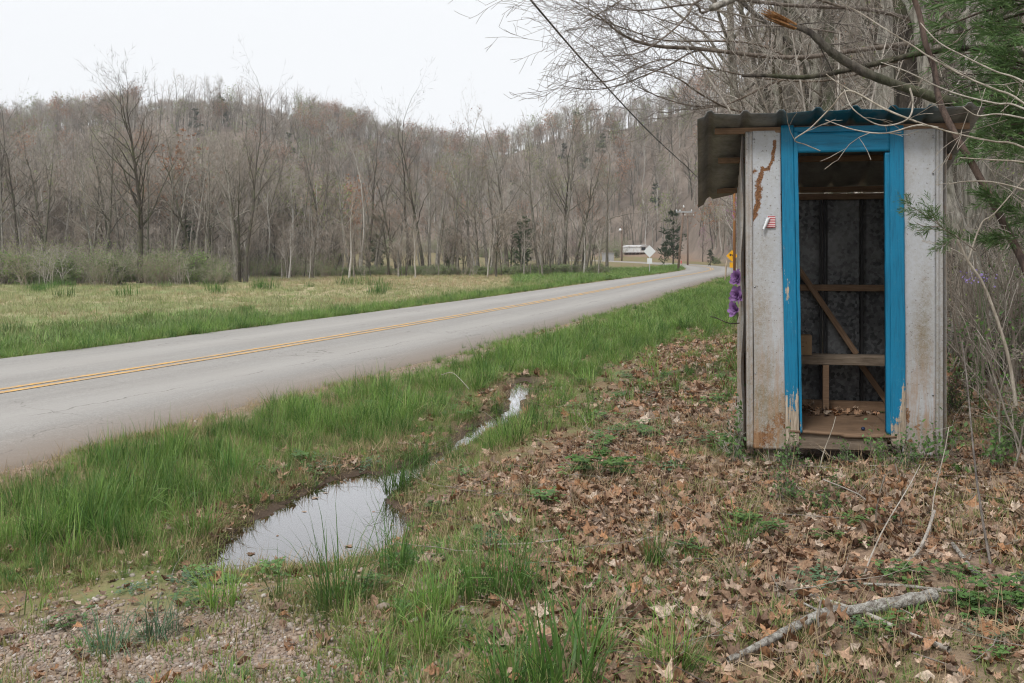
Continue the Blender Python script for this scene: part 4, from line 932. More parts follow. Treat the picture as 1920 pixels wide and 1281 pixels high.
grid('roof', us, rv, roofv, mroof, dict(blue=lambda u, v: sst(U(1440), U(1490), u) * (1 - sst(U(1700), U(1770), u)) * sst(.06, -.02, v), moss=lambda u, v: sst(.7, 1.2, v) * .5), shed, .002)
# blue door frame
def m_blue(AX):
  q = NT('blue_paint_on_wood'); v = q.coord(); g = q.noise(q.map(v, AX), 2.4, 6, .75); n2 = q.noise(v, 26, 5, .75); n1 = q.noise(v, 4, 4, .6)
  blue = q.mix(n1, (.004, .145, .27), (.007, .20, .36)); blue = q.mix(q.ramp(g, [(.30, .75), (.52, 0.)]), blue, (.005, .075, .14))
  blue = q.mix(q.ramp(n2, [(.58, 0.), (.75, .35)]), blue, (.10, .27, .36))
  wood = q.mix(q.ramp(g, [(.38, 0.), (.6, 1.)]), (.16, .115, .075), (.50, .42, .33))
  f = q.mth('ADD', q.attr('peel'), q.mth('MULTIPLY', q.mth('SUBTRACT', q.mth('ADD', q.mth('MULTIPLY', g, .6), q.mth('MULTIPLY', n2, .4)), .5), 2.6))
  pm = q.ramp(f, [(.49, 0.), (.53, 1.)]); q.bump(q.mth('SUBTRACT', g, q.mth('MULTIPLY', pm, .5)), .6, .004); return q.fin(q.mix(pm, blue, wood), .5)
mblue = m_blue((30, 30, 1.8)); mblueh = m_blue((1.8, 30, 30))
def plank(name, px0, px1, top, bot, v0, v1, peel, botcut=None, leanb=(0, 0), horizontal=False):
    """front board with split, ragged foot; leanb = shift in px of its foot"""
    u0, u1 = U(px0), U(px1); nz = 90; nu = 10 if not horizontal else 40
    us_ = np.linspace(u0, u1, nu); z0, z1 = Zh((px0 + px1) / 2, bot), Zh((px0 + px1) / 2, top); V = []; Q = []; pl = []
    if horizontal: nz = 8
    k = .0036
    for i in range(nz):
        t = i / (nz - 1); 
        for j, u in enumerate(us_):
            zb_ = z0 + (botcut(j / (nu - 1)) if botcut else 0); z = zb_ + (z1 - zb_) * t
            sh = (leanb[0] + (leanb[1] - leanb[0]) * j / (nu - 1)) * k * (1 - t)
            edge = .003 * (vn(np.array([z * 14]), np.array([px0 * 1.]), 1, 8)[0] - .5) if j in (0, nu - 1) else 0
            V.append((u + sh + edge, v0, z)); pl.append(peel(u, z))
    for i in range(nz - 1):
        for j in range(nu - 1): a = i * nu + j; Q.append((a, a + 1, a + nu + 1, a + nu))
    o = mobj(name, np_mesh(name, V, Q, mat=mblueh if horizontal else mblue, attrs=dict(peel=pl)), shed); s = o.modifiers.new('thickness', 'SOLIDIFY'); s.thickness = v1 - v0; s.offset = -1
    return o
r_ = random.Random(4)
cutL = [.0, .03, .02, -.005, .012, .03, .0, .008, .02, .045]; cutR = [.06, .02, .0, .015, -.01, .0, .02, .05, .03, .10]
def pkL(u, z): return float(.02 + .85 * sst(.66, .04, z) + blob([(1466, 470, .02, .10, .45), (1468, 510, .02, .05, .42), (1472, 548, .02, .09, .62), (1470, 430, .012, .05, .5), (1480, 620, .03, .12, .38), (1490, 800, .02, .14, .6)], u, z))
def pkR(u, z): return float(-.05 + .78 * sst(.55, .0, z) + blob([(1690, 740, .02, .16, .6), (1668, 380, .01, .01, .3), (1690, 800, .03, .1, .4)], u, z))
plank('door_jamb', 1463.5, 1487, 236, 838, -.028, -.008, pkL, lambda t: cutL[int(t * 9)] * .9, (9, 11))
plank('jamb_strip', 1487, 1494.5, 247, 812, -.036, .04, lambda u, z: float(.0 + .55 * sst(.45, .1, z)), lambda t: .01 * t, (12, 8.5))
plank('door_jamb', 1667, 1693, 236, 838, -.028, -.008, pkR, lambda t: cutR[int(t * 9)] * .6, (2, 4))
plank('jamb_strip', 1658.5, 1667, 286, 812, -.024, .04, lambda u, z: float(.0 + .5 * sst(.3, .0, z)), lambda t: -.01 * t, (3, 2))
plank('door_header', 1487.5, 1666.5, 249, 286, -.032, -.006, lambda u, z: -.12, horizontal=True)
plank('header_strip', 1488, 1666.5, 237, 248, -.022, -.006, lambda u, z: -.05, horizontal=True)
board('jack_stud', (U(1482) , .0, FL - .05), (U(1494), .06, Zh(1500, 290)), mold); board('jack_stud', (U(1662), .0, FL - .05), (U(1672), .06, Zh(1660, 290)), mold)
board('door_lintel', (U(1482), .0, Zh(1500, 285)), (U(1672), .04, Zh(1500, 240)), mold)
# screws
ms = NT('screw_metal'); msc = ms.fin((.35, .36, .38), .4, .8)
for px, py in [(1414, 261), (1408, 306), (1409, 337), (1415, 538), (1749, 258), (1749, 325), (1755, 537), (1749, 740), (1416, 700)]:
    mb = MB(); mb.tube([(0, 0, 0), (0, -.004, 0), (0, -.007, 0)], [.007, .0065, .003], 8); o = mb.build('screw', msc, shed, True); o.location = (U(px), -.008, Zh(px, py))
# peeling flag decal: flat striped sheet and curled white back
q = NT('flag_decal'); sx = q.n('ShaderNodeSeparateXYZ', {0: q.coord()}); st = q.mth('GREATER_THAN', q.mth('FRACT', q.mth('MULTIPLY', sx.outputs[2], 6.5 / .0745)), .5)
mflag = q.fin(q.mix(st, (.36, .02, .03), (.72, .60, .60)), .4)
dec = empty('flag_sticker', (0, 0, 0), 0); dec.location = (F0.x, F0.y, ZB); dec.rotation_euler = (0, 0, -A0)
tag(dec, 'peeling red and white striped flag sticker curled up on the left white panel', 'sticker')
z0, z1 = Zh(1445, 426.7), Zh(1445, 405); hh = z1 - z0
V = [(U(1436.5) + 0, 0, 0), (U(1453.5), 0, 0), (U(1453.5), 0, hh), (U(1438), 0, hh), (U(1443), 0, hh * .72)]
me = bpy.data.meshes.new('striped_sheet'); me.from_pydata([(a, -.0065, c) for a, b, c in V], [], [(0, 1, 2, 3, 4)]); me.materials.append(mflag); o = mobj('striped_sheet', me, dec); o.location = (0, -.010, z0)
s = o.modifiers.new('thickness', 'SOLIDIFY'); s.thickness = .0008
mwp = NT('sticker_back'); mwp = mwp.fin((.72, .74, .76), .45)
p0 = Vector((U(1439.3), -.024, Zh(1439, 408))); p1 = Vector((U(1431), -.03, Zh(1431, 430))); ax = (p1 - p0).normalized(); e1 = Vector((0, 1, 0)); e2 = ax.cross(e1).normalized(); V = []; Q = []
for i in range(2):
    for k in range(15):
        a = -1.2 + k / 14 * 6.6; r = (.016 - i * .006) * (1 - .03 * k); c = p0 + Vector((.003, 0, 0)) if i == 0 else p1; V.append(tuple(c + e1 * math.cos(a) * r + e2 * math.sin(a) * r + (ax * (-.01) * math.cos(a) if i == 0 else Vector())))
for k in range(14): Q.append((k, k + 1, 16 + k, 15 + k))
o = mobj('curled_backing', np_mesh('curled_backing', V, Q, mat=mwp, smooth=True), dec)
# things inside
q = NT('cardboard'); mcard = q.fin(q.mix(q.noise(q.coord(), 20, 4), (.22, .14, .08), (.31, .21, .12)), .8)
q = NT('box_print'); mink = q.fin((.07, .045, .03), .8)
bx = empty('cardboard_box', (F0.x, F0.y, ZB), -A0); tag(bx, 'small brown cardboard box sitting on the left end of the bench', 'box')
vv = vf + .02; b0, b1, zt = U(1455, vv), U(1522.5, vv), Zh(1500, 629, vv)
o = MB(); o.box((b0, vv, zb + .004), (b1, vv + .13, zt)); o.build('carton', mcard, bx, bev=.002)
o = MB()
for a, b, w, h in ((1503, 642, .02, .004), (1503, 650, .018, .004), (1511, 645, .004, .018)): o.box((U(a, vv), vv - .0012, Zh(a, b, vv)), (U(a, vv) + w, vv - .0002, Zh(a, b, vv) + h))
o.build('printed_marks', mink, bx)
mg = NT('dark_glass'); mg = mg.fin((.02, .03, .07), .15); mb = MB(); mb.tube([(0, 0, 0), (0, 0, .006), (0, 0, .014), (0, 0, .018)], [.011, .013, .012, .006], 12)
gz = Zh(1617, 796, .05)
cp = mb.build('bottle_cap', mg, None, True); cp.location = (shed.matrix_world @ Vector((0, 0, 0)) if False else (F0 + Vector((math.cos(A0) * U(1617, .1) + math.sin(A0) * .1, -math.sin(A0) * U(1617, .1) + math.cos(A0) * .1, 0))) + Vector((0, 0, ZB + FL + .010)))
cp.rotation_euler = (1.2, 0, .4); cp.location.z += .006; tag(cp, 'tiny dark shiny cap lying on the shed floor', 'cap')
def shed_pt(u, v, z): return Vector((F0.x + math.cos(A0) * u + math.sin(A0) * v, F0.y - math.sin(A0) * u + math.cos(A0) * v, ZB + z))
# purple artificial flowers on the left outer wall
q = NT('purple_petal'); mpet = q.fin(q.mix(q.attr('h'), (.055, .018, .085), (.27, .14, .34)), .6); q.trans((.2, .08, .26), .2)
q = NT('silk_leaf'); mslk = q.fin((.12, .17, .06), .6)
def flower(loc, R, n, seed, label, face=(-.75, -.62, .2), closed=0.):
    rng = np.random.default_rng(seed); A = Acc(); f = Vector(face).normalized(); q_ = f.to_track_quat('Z', 'Y').to_matrix()
    for i in range(n):
        ring = i / n; a = i * 2.4; L = R * (.55 + .5 * ring); til = (1.15 - closed) * ring + .15; w = L * .36
        g = []; 
        for tt, ww in ((0, .25), (.35, .9), (.7, 1.), (1., .35)):
            tl = til * (.5 + .7 * tt); r = math.sin(tl) * L * tt; z = math.cos(tl) * L * tt
            for sd in (-1, 0, 1): g.append((r, sd * w * ww, z + abs(sd) * .25 * w))
        g = np.array(g) + rng.normal(0, .05 * L, (12, 3)); c, s_ = math.cos(a), math.sin(a); g = np.stack([g[:, 0] * c - g[:, 1] * s_, g[:, 0] * s_ + g[:, 1] * c, g[:, 2]], 1)
        Q = [(r * 3 + k, r * 3 + k + 1, r * 3 + k + 4, r * 3 + k + 3) for r in range(3) for k in range(2)]
        A.add(g @ np.array(q_).T, Q, None, 0, b=rng.uniform(), h=np.repeat([.1, .45, .8, 1.], 3))
    for i in range(4):
        a = rng.uniform(0, 6.28); g = np.array([(0, 0, -.1), (.5, .15, -.2), (1.1, 0, -.35), (.5, -.15, -.2)]) * R; c, s_ = math.cos(a), math.sin(a)
        g = np.stack([g[:, 0] * c - g[:, 1] * s_, g[:, 0] * s_ + g[:, 1] * c, g[:, 2]], 1); A.add(g @ np.array(q_).T, [(0, 1, 2, 3)], None, 1)
    o = mobj('artificial_flower', A.mesh('artificial_flower', [mpet, mslk], True)); o.location = loc; tag(o, label, 'flower', 'purple artificial flowers fixed to the left side of the shed'); return o
for px, py, v, R, n, lb, cl in ((1386, 522, .2, .065, 34, 'topmost and fullest ruffled purple artificial flower on the shed side', .3), (1387, 556, .2, .08, 15, 'open purple artificial flower in the middle of the three on the shed side', .1), (1383, 581, .1, .072, 16, 'lowest drooping purple artificial flower on the shed side', .5)):
    d = F0.y + v; flower(PX(px, py, d), R, n, int(px + py), lb, closed=cl)
# ------------------------------------------------------------------ road furniture in the distance
mrust = m_wood('rusty_brown_pole', (.26, .11, .035), (.42, .20, .07)); mpole = m_wood('weathered_pole', (.16, .11, .08), (.27, .20, .155)); mgal = NT('dull_steel').fin((.42, .43, .44), .5, .3)
mins = NT('porcelain').fin((.75, .76, .78), .2); malu = NT('sign_back').fin((.72, .74, .75), .45, .0); myel2 = NT('sign_yellow').fin((.85, .42, .01), .5); mblk = NT('sign_black').fin((.02, .02, .02), .5)
def upole(px, d, top, r, mat, label, lean=(0, 0), arm=None, second=None):
    b = Vector(at(px, d)); H = EYE + (HZ - top) / F * d - b.z; e = empty('utility_pole', b); tag(e, label, 'utility pole'); t = Vector((lean[0], lean[1], H))
    m = MB(); m.tube([(0, 0, -.3), tuple(t * .5), tuple(t)], [r, r * .88, r * .75], 12); m.build('pole', mat, e, True)
    if arm:
        m = MB(); m.box((-arm / 2, -.05, -.06), (arm / 2, .05, .06)); a = m.build('crossarm', mgal if d < 110 else mpole, e); a.location = t + Vector((0, -.16, -.38))
        for dx in (-arm / 2 + .05, -arm / 4, arm / 2 - .05):
            m = MB(); m.tube([(0, 0, 0), (0, 0, .07), (0, 0, .13), (0, 0, .16)], [.045, .07, .055, .02], 8); i = m.build('insulator', mins, e, True); i.location = t + Vector((dx, -.16, -.32))
        m = MB(); m.tube([(0, 0, 0), (0, 0, .1), (0, 0, .2), (0, 0, .25)], [.04, .08, .06, .02], 8); i = m.build('insulator', mins, e, True); i.location = t
    return e, b + t
p1, top1 = upole(1377, 81, 250, .115, mrust, 'rusty orange-brown pole beside the yellow sign behind the shed eave')
p2, top2 = upole(1271, 93, 390, .11, mpole, 'leaning brown utility pole with pale crossarm inside the road bend', (.55, 0), 1.5)
p3, top3 = upole(1289.5, 132, 400, .12, mpole, 'second crossarm pole standing behind the leaning one', (0, 0), 1.6)
p4, top4 = upole(1166, 205, 424, .16, mpole, 'thin pole with a white yard lamp beside the trailer')
m = MB(); m.tube([(0, 0, -.3), (0, 0, -.1), (0, 0, .12), (0, 0, .2)], [.3, .3, .2, .1], 10); o = m.build('yard_lamp', mins, p4, True); o.location = top4 - p4.location + Vector((-.35, -.2, -.7))
mtag = NT('pink_marker').fin((.7, .12, .15), .5)
m = MB(); m.box((-.05, -.02, -.14), (.05, .02, .14)); o = m.build('marker_plate', mtag, p2); o.location = (.28, -.16, 1.7 - .9)
mwire = NT('black_cable').fin((.018, .018, .02), .5)
def cable(name, pts, r, label):
    C = [Vector(p) for p in pts]; P = []
    for i in range(len(C) - 1):
        for k in range(8):
            t = k / 8; a = C[max(i - 1, 0)]; b = C[i]; c = C[i + 1]; d = C[min(i + 2, len(C) - 1)]
            P.append(.5 * ((2 * b) + (c - a) * t + (2 * a - 5 * b + 4 * c - d) * t * t + (-a + 3 * b - 3 * c + d) * t ** 3))
    P.append(C[-1]); m = MB(); m.tube(P, r, 6); o = m.build(name, mwire, None, True); tag(o, label, 'cable'); return o
cable('overhead_cable', [(-6.1, -12, 5.9), (-2.96, 0, 5.15), PX(995, 0, 12.3), PX(1132, 157, 17.6), PX(1225, 255, 25), PX(1293, 318, 36), (11.8, 57, 4.85), (18.0, 81, 5.4)], .014, 'black overhead cable sagging diagonally across the sky')
for k, zz in enumerate((0, -.9)): cable('power_wire', [top2 + Vector((.1, 0, zz)), (top2 + top3) / 2 + Vector((0, 0, zz - .2)), top3 + Vector((0, 0, zz))], .012, ['upper wire between the two crossarm poles', 'lower wire between the two crossarm poles'][k])
# signs
def sign(px, d, zc, half, front, label, cat, plate, rz=0, below=True, curve=False):
    b = Vector(at(px, d)); e = empty('road_sign', b, rz); tag(e, label, cat); zc = zc - b.z
    m = MB(); m.box((-.03, -.02, -.3), (.03, .02, zc + half * .8)); m.build('post', mgal, e)
    m = MB(); c = [(math.cos(a) * half, math.sin(a) * half) for a in (0, math.pi / 2, math.pi, 3 * math.pi / 2)]
    m.add([(x, -.034, zc + z) for x, z in c] + [(x, -.026, zc + z) for x, z in c], [(0, 3, 2, 1), (4, 5, 6, 7)] + [(i, (i + 1) % 4, 4 + (i + 1) % 4, 4 + i) for i in range(4)])
    m.build('sign_plate', plate, e)
    if below:
        s = .20; m = MB(); m.box((-s, -.034, zc - half - .5), (s, -.026, zc - half - .05)); m.build('speed_plate', plate, e)
    if curve:
        P = [(.10, -.30), (.10, -.02), (.04, .08), (-.10, .08)]; m = MB()
        for (a, b2), (c2, d2) in zip(P, P[1:]):
            v = Vector((c2 - a, 0, d2 - b2)); n = Vector((-v.z, 0, v.x)).normalized() * .042
            m.add([(a - n.x, -.038, zc + b2 - n.z), (c2 - n.x, -.038, zc + d2 - n.z), (c2 + n.x, -.038, zc + d2 + n.z), (a + n.x, -.038, zc + b2 + n.z)], [(0, 1, 2, 3)])
        m.add([(-.10, -.038, zc - .04), (-.10, -.038, zc + .2), (-.26, -.038, zc + .08)], [(0, 2, 1)]); m.build('turn_arrow', mblk, e)
    return e
zc = EYE + (HZ - 471.5) / F * 80
sign(1218, 80, zc, .50, 0, 'grey back of a diamond road sign with a small square plate below', 'road sign', malu)
sign(1372.5, 84.5, EYE + (HZ - 480) / F * 84.5, .50, 0, 'yellow diamond curve warning sign with black arrow behind the rusty pole', 'road sign', myel2, curve=True)
# broken stake
b = Vector(at(1358, 57)); t = PX(1363, 487, 57); m = MB(); m.tube([b - Vector((0, 0, .2)), b + (t - b) * .3 + Vector((.03, 0, 0)), b + (t - b) * .7, t], [.055, .045, .05, .03], 7)
o = m.build('wooden_stake', m_wood('split_stake', (.30, .22, .15), (.52, .43, .33)), None, True); tag(o, 'short broken wooden stake leaning in the grass left of the shed', 'stake')
# white trailer home
tb = Vector(at(1192, 226)); tr = empty('trailer_home', tb, math.radians(108)); tr.scale = (.8,) * 3; tag(tr, 'white mobile home with rust-streaked rounded roof beyond the road bend', 'trailer home')
Lt, Wt, Ht = 12.0, 3.0, 2.05
q = NT('white_siding'); v = q.coord(); n_ = q.noise(q.map(v, (2, 2, .4)), 1.2, 4, .7); mside = q.fin(q.mix(q.ramp(n_, [(.5, 0.), (.68, .6)]), (.74, .75, .76), (.48, .38, .30)), .6)
q = NT('trailer_roof'); v = q.coord(); mtr = q.fin(q.mix(q.ramp(q.noise(v, .7, 5, .7), [(.45, 0.), (.62, 1.)]), (.50, .50, .51), (.30, .25, .21)), .6); mdk = NT('dark_window').fin((.03, .035, .04), .2)
m = MB(); m.box((-Lt / 2, -Wt / 2, .55), (Lt / 2, Wt / 2, Ht)); m.build('body', mside, tr)
V = []; Fq = []
for i, xx in enumerate((-Lt / 2 - .15, Lt / 2 + .15)):
    for k in range(9): a = math.pi * k / 8; V.append((xx, -math.cos(a) * (Wt / 2 + .15), Ht + math.sin(a) * .55))
for k in range(8): Fq.append((k, k + 1, 10 + k, 9 + k))
Fq += [tuple(range(9)), tuple(range(9, 18))[::-1], (0, 9, 17, 8)]; m = MB(); m.add(V, Fq); m.build('roof', mtr, tr)
for k in range(11):
    m = MB(); xx = -Lt / 2 + .5 + k * 1.1
    m.tube([(xx, -math.cos(math.pi * j / 8) * (Wt / 2 + .17), Ht + math.sin(math.pi * j / 8) * .57) for j in range(9)] + [(xx, Wt / 2 + .03, .6)], .05, 4); m.build('roof_rib', mside, tr)
for xx, w in ((-4.2, .8), (-1.6, 1.0), (1.4, .8), (3.9, .7)):
    for sd in (-1,): m = MB(); m.box((xx - w / 2, sd * (Wt / 2 + .01) - .02, 1.25), (xx + w / 2, sd * (Wt / 2 + .01) + .02, 2.0)); m.build('window', mdk, tr)
for sd in (-1, 1): m = MB(); m.box((sd * (Lt / 2 + .01) - .02, -.2, 1.1), (sd * (Lt / 2 + .01) + .02, 1.1, 2.0)); m.build('window', mdk, tr)
for xx in (-5, -2.5, 0, 2.5, 5): m = MB(); m.box((xx - .2, -1.2, -.3), (xx + .2, 1.2, .55)); m.build('pier', mpole, tr)
b = Vector(at(1140, 216)); m = MB(); m.box((-1.2, -.8, 0), (1.2, .8, 1.6)); m.box((-1.35, -.95, 1.6), (1.35, .95, 1.75)); m.box((-.35, -.84, .0), (.35, -.79, 1.3)); o = m.build('garden_shed', m_wood('grey_hut', (.3, .3, .3), (.5, .5, .5))); o.location = b; tag(o, 'small grey outbuilding left of the white trailer', 'shed')

# ------------------------------------------------------------------ near branches on the right
def smooth(pts, n=5):
    C = [np.array(p, float) for p in pts]; P = []
    for i in range(len(C) - 1):
        a = C[max(i - 1, 0)]; b = C[i]; c = C[i + 1]; d = C[min(i + 2, len(C) - 1)]
        for k in range(n): t = k / n; P.append(.5 * ((2 * b) + (c - a) * t + (2 * a - 5 * b + 4 * c - d) * t * t + (-a + 3 * b - 3 * c + d) * t ** 3))
    P.append(C[-1]); return P
def limb(pts, r0, r1, n=5):
    P = smooth([tuple(PX(*p)) for p in pts], n); m = len(P); return (P, [r0 + (r1 - r0) * i / (m - 1) for i in range(m)])
def twiggy(acc, rng, limbs, dens, L, lev=2, up=.0, bias=(0, 0, 0), mi=0, r=.0045, t0=.0, ang=.65):
    out = [[] for _ in range(lev)]; tips = []
    par = [dict(n=6, wob=.11, up=up, tap=.75, kids=4.5, t0=.15, ang=ang, len=.5, fall=.3, rk=.6), dict(n=4, wob=.13, up=up * .5, tap=.8, kids=3, t0=.2, ang=ang, len=.55, fall=.2, rk=.6), dict(n=3, wob=.13, up=0, tap=.8)][-lev:] if lev < 3 else \
          [dict(n=6, wob=.10, up=up, tap=.75, kids=4.5, t0=.15, ang=ang, len=.5, fall=.3, rk=.6), dict(n=4, wob=.13, up=up * .5, tap=.8, kids=3.2, t0=.2, ang=ang, len=.55, fall=.2, rk=.6), dict(n=3, wob=.13, up=0, tap=.8)]
    for P, R in limbs:
        P = np.array(P); ln = np.linalg.norm(P[-1] - P[0]); n = max(2, int(ln * dens))
        for i in range(n):
            t = (t0 + (1 - t0) * rng.uniform()) * (len(P) - 1); k = min(int(t), len(P) - 2); p = P[k] + (P[k + 1] - P[k]) * (t - k); d = P[k + 1] - P[k]; d /= np.linalg.norm(d)
            dd = d * .8 + rng.normal(0, .5, 3) + np.array(bias); dd /= np.linalg.norm(dd)
            branch(rng, out, p, dd, L * rng.uniform(.5, 1.2), min(r, R[k] * .7), 0, par, tips)
    for o in out: tubes(acc, o, mi, sides=3)
    return tips
def near_tree(name, label, cat, base_px, d, mats, H, r0, limbs, twl, dens=5, seed=1, lev=3, r=.005, up=.02, bias=(0, 0, .1), trunk=True, trunkpts=None):
    rng = np.random.default_rng(seed); b = Vector(at(base_px, d)); e = empty(name, b); tag(e, label, cat); o_ = np.array(b); sh = lambda P: [np.array(p) - o_ for p in P]
    if trunk:
        A = Acc(); P = trunkpts or smooth([(0, 0, -.3), (rng.normal(0, .1), rng.normal(0, .1), H * .35), (rng.normal(0, .2), rng.normal(0, .2), H * .7), (rng.normal(0, .3), rng.normal(0, .3), H)])
        tubes(A, [(P, [r0 * (1.15 - .8 * i / (len(P) - 1)) for i in range(len(P))])]); mobj('trunk', A.mesh('trunk', [M[mats[0]]], True), e)
    LL = [(sh(P), R) for P, R in limbs]
    for P, R in LL: A = Acc(); tubes(A, [(P, R)], sides=8); mobj('limb', A.mesh('limb', [M[mats[1]]], True), e)
    B = Acc(); twiggy(B, rng, LL, dens, twl, lev, up, bias, r=r); mobj('twigs', B.mesh('twigs', [M[mats[2]]]), e); return e
D = 10.5
M['twig_mid'] = m_bark('mid_twig_bark', (.13, .10, .08), (.27, .225, .18), .1)
OV = [
 [(1790, 70, 12.5), (1600, 95, 11.5), (1480, 108, 11), (1313, 92, D), (1235, 87, 10.2), (1189, 76, 10), (1155, 57, 9.8), (1116, 25, 9.7), (1050, -12, 9.6)],
 [(1480, 108, 11), (1400, 80, 10.8), (1250, 76, 10.2), (1190, 60, 9.9), (1130, 38, 9.6), (1075, 12, 9.4)],
 [(1600, 20, 11.5), (1420, -30, 11), (1310, 2, 10.4), (1292, 25, 10.2), (1269, 50, 10), (1235, 78, 9.8), (1200, 98, 9.7), (1165, 104, 9.6), (1105, 108, 9.4)],
 [(1480, 108, 11), (1400, 100, 10.8), (1313, 94, 10.5), (1255, 122, 10.3), (1200, 145, 10.1), (1160, 160, 10), (1110, 168, 9.8), (1048, 160, 9.6)],
 [(1560, 240, 11.5), (1450, 222, 11), (1379, 207, 10.6), (1347, 195, 10.4), (1310, 174, 10.2), (1276, 150, 10), (1246, 137, 9.9), (1207, 128, 9.8), (1140, 108, 9.6)],
 [(1379, 207, 10.6), (1347, 197, 10.5), (1315, 200, 10.4), (1280, 195, 10.3), (1235, 181, 10.1), (1189, 158, 10), (1166, 135, 9.9), (1115, 90, 9.7), (1062, 58, 9.5)],
 [(1790, 80, 12.5), (1690, 112, 12), (1560, 140, 11.6), (1468, 150, 11.2), (1397, 181, 10.9), (1361, 196, 10.7), (1300, 206, 10.5)],
 [(1790, 60, 12.5), (1640, 20, 12), (1480, 10, 11.2), (1370, 0, 11), (1318, 24, 10.6), (1300, 8, 10.4), (1200, 20, 10), (1130, 8, 9.7)],
 [(1790, 50, 12.5), (1700, -40, 12), (1560, -60, 11), (1400, -60, 10.5), (1240, -40, 10), (1150, 10, 9.6), (1090, 45, 9.5)],
 [(1700, 100, 12), (1560, 60, 12), (1430, 48, 12), (1330, 60, 11.6), (1220, 30, 11), (1120, -10, 10.6)],
 [(1700, 110, 12), (1560, 150, 12), (1440, 148, 12), (1340, 130, 11.6), (1240, 112, 11), (1150, 150, 10.6), (1090, 150, 10.2)]]
RRr = [(.045, .005), (.016, .004), (.024, .004), (.018, .004), (.022, .004), (.012, .004), (.032, .007), (.04, .005), (.03, .004), (.02, .005), (.02, .005)]
near_tree('overhanging_tree', 'spreading leafless tree arching its fine branches over the shed roof against the sky', 'tree', 1792, 12.6, ('bark_grey', 'twig_mid', 'twig_mid'), 9, .14,
          [limb(p, *r) for p, r in zip(OV, [(a * .72, b * .75) for a, b in RRr])], .95, 5.0, 3, 3, .0036, .01, (-.35, 0, .05))
near_tree('leafless_bush', 'dense mass of pale bare twigs right behind the shed roof', 'bush', 1560, 9.6, ('bark_grey', 'twig', 'twig'), 1.2, .03,
          [limb([(1560 + a, 480, 9.6), (1560 + a * 1.5, 300, 9.7 + b), (1560 + a * 2.2, 180, 9.8 + b), (1560 + a * 3, 60 + abs(a) * .1, 10 + b)], .018, .005) for a, b in ((-95, .2), (-60, .6), (-25, 0), (5, .8), (35, .3), (70, .7), (100, .2), (-80, 1.2), (50, 1.4))], .9, 4.2, 7, 3, .0045, .02, (0, 0, .1), trunk=False)
# long pale whips hanging in from the right
WH = [[(1563, 0, 5.6), (1609, 22, 5.6), (1664, 57, 5.5), (1712, 86, 5.5), (1748, 110, 5.4), (1815, 146, 5.3), (1867, 168, 5.2), (1920, 194, 5.1), (2080, 330, 5)],
      [(1652, 117, 5.6), (1700, 134, 5.5), (1760, 163, 5.5), (1807, 180, 5.4), (1867, 194, 5.3), (1920, 204, 5.2), (2090, 300, 5)],
      [(1549, 139, 5.9), (1575, 158, 5.8), (1628, 187, 5.7), (1676, 211, 5.6), (1730, 232, 5.5), (1790, 250, 5.4), (1860, 265, 5.3), (1920, 277, 5.2), (2080, 370, 5)],
      [(1726, 43, 5.8), (1760, 79, 5.7), (1807, 105, 5.6), (1867, 134, 5.5), (1920, 153, 5.4), (2080, 240, 5.1)],
      [(1538, 283, 5.9), (1512, 272, 5.9), (1490, 262, 5.85), (1520, 240, 5.85), (1560, 200, 5.8), (1592, 170, 5.75), (1660, 205, 5.6), (1720, 229, 5.5)],
      [(1805, 200, 5.2), (1832, 217, 5.2), (1870, 214, 5.2), (1920, 222, 5.1), (2080, 260, 5)], [(1583, 168, 5.7), (1600, 205, 5.6), (1650, 235, 5.6), (1700, 225, 5.5), (1712, 195, 5.5), (1706, 165, 5.5)],
      [(1548, 225, 5.9), (1600, 243, 5.8), (1660, 250, 5.7), (1720, 235, 5.6), (1760, 240, 5.5)], [(1800, 296, 5.3), (1860, 300, 5.2), (1930, 306, 5.1), (2080, 340, 5)],
      [(1780, 345, 5.8), (1820, 340, 5.7), (1880, 345, 5.6), (2000, 380, 5.5)]]
near_tree('bare_sapling', 'arching pale sapling whips hanging in front of the shed roof from the right', 'sapling', 2090, 5.0, ('bark_grey', 'twig_pale', 'twig_pale'), 1.7, .03,
          [limb(p, .0028, .0058) for p in WH], .28, 2.6, 11, 2, .0024, .0, (-.25, 0, 0))
M['bark_red'] = m_bark('reddish_bark', (.045, .03, .025), (.12, .08, .06), .1)
# dark climbing stem and the broken branch
near_tree('leaning_stem', 'reddish-brown rough leaning stem crossing the right corner of the roof', 'tree', 1975, 5.6, ('bark_dark', 'bark_red', 'twig_dark'), 1, .03,
          [limb([(1690, -60, 6.4), (1722, 20, 6.4), (1735, 80, 6.3), (1752, 130, 6.3), (1762, 190, 6.2), (1790, 250, 6.1), (1830, 320, 6), (1885, 425, 5.9), (1935, 540, 5.7), (1975, 760, 5.6)], 0.017, .024)], .5, 2, 12, 2, .004, 0, (0, 0, .1), trunk=False)
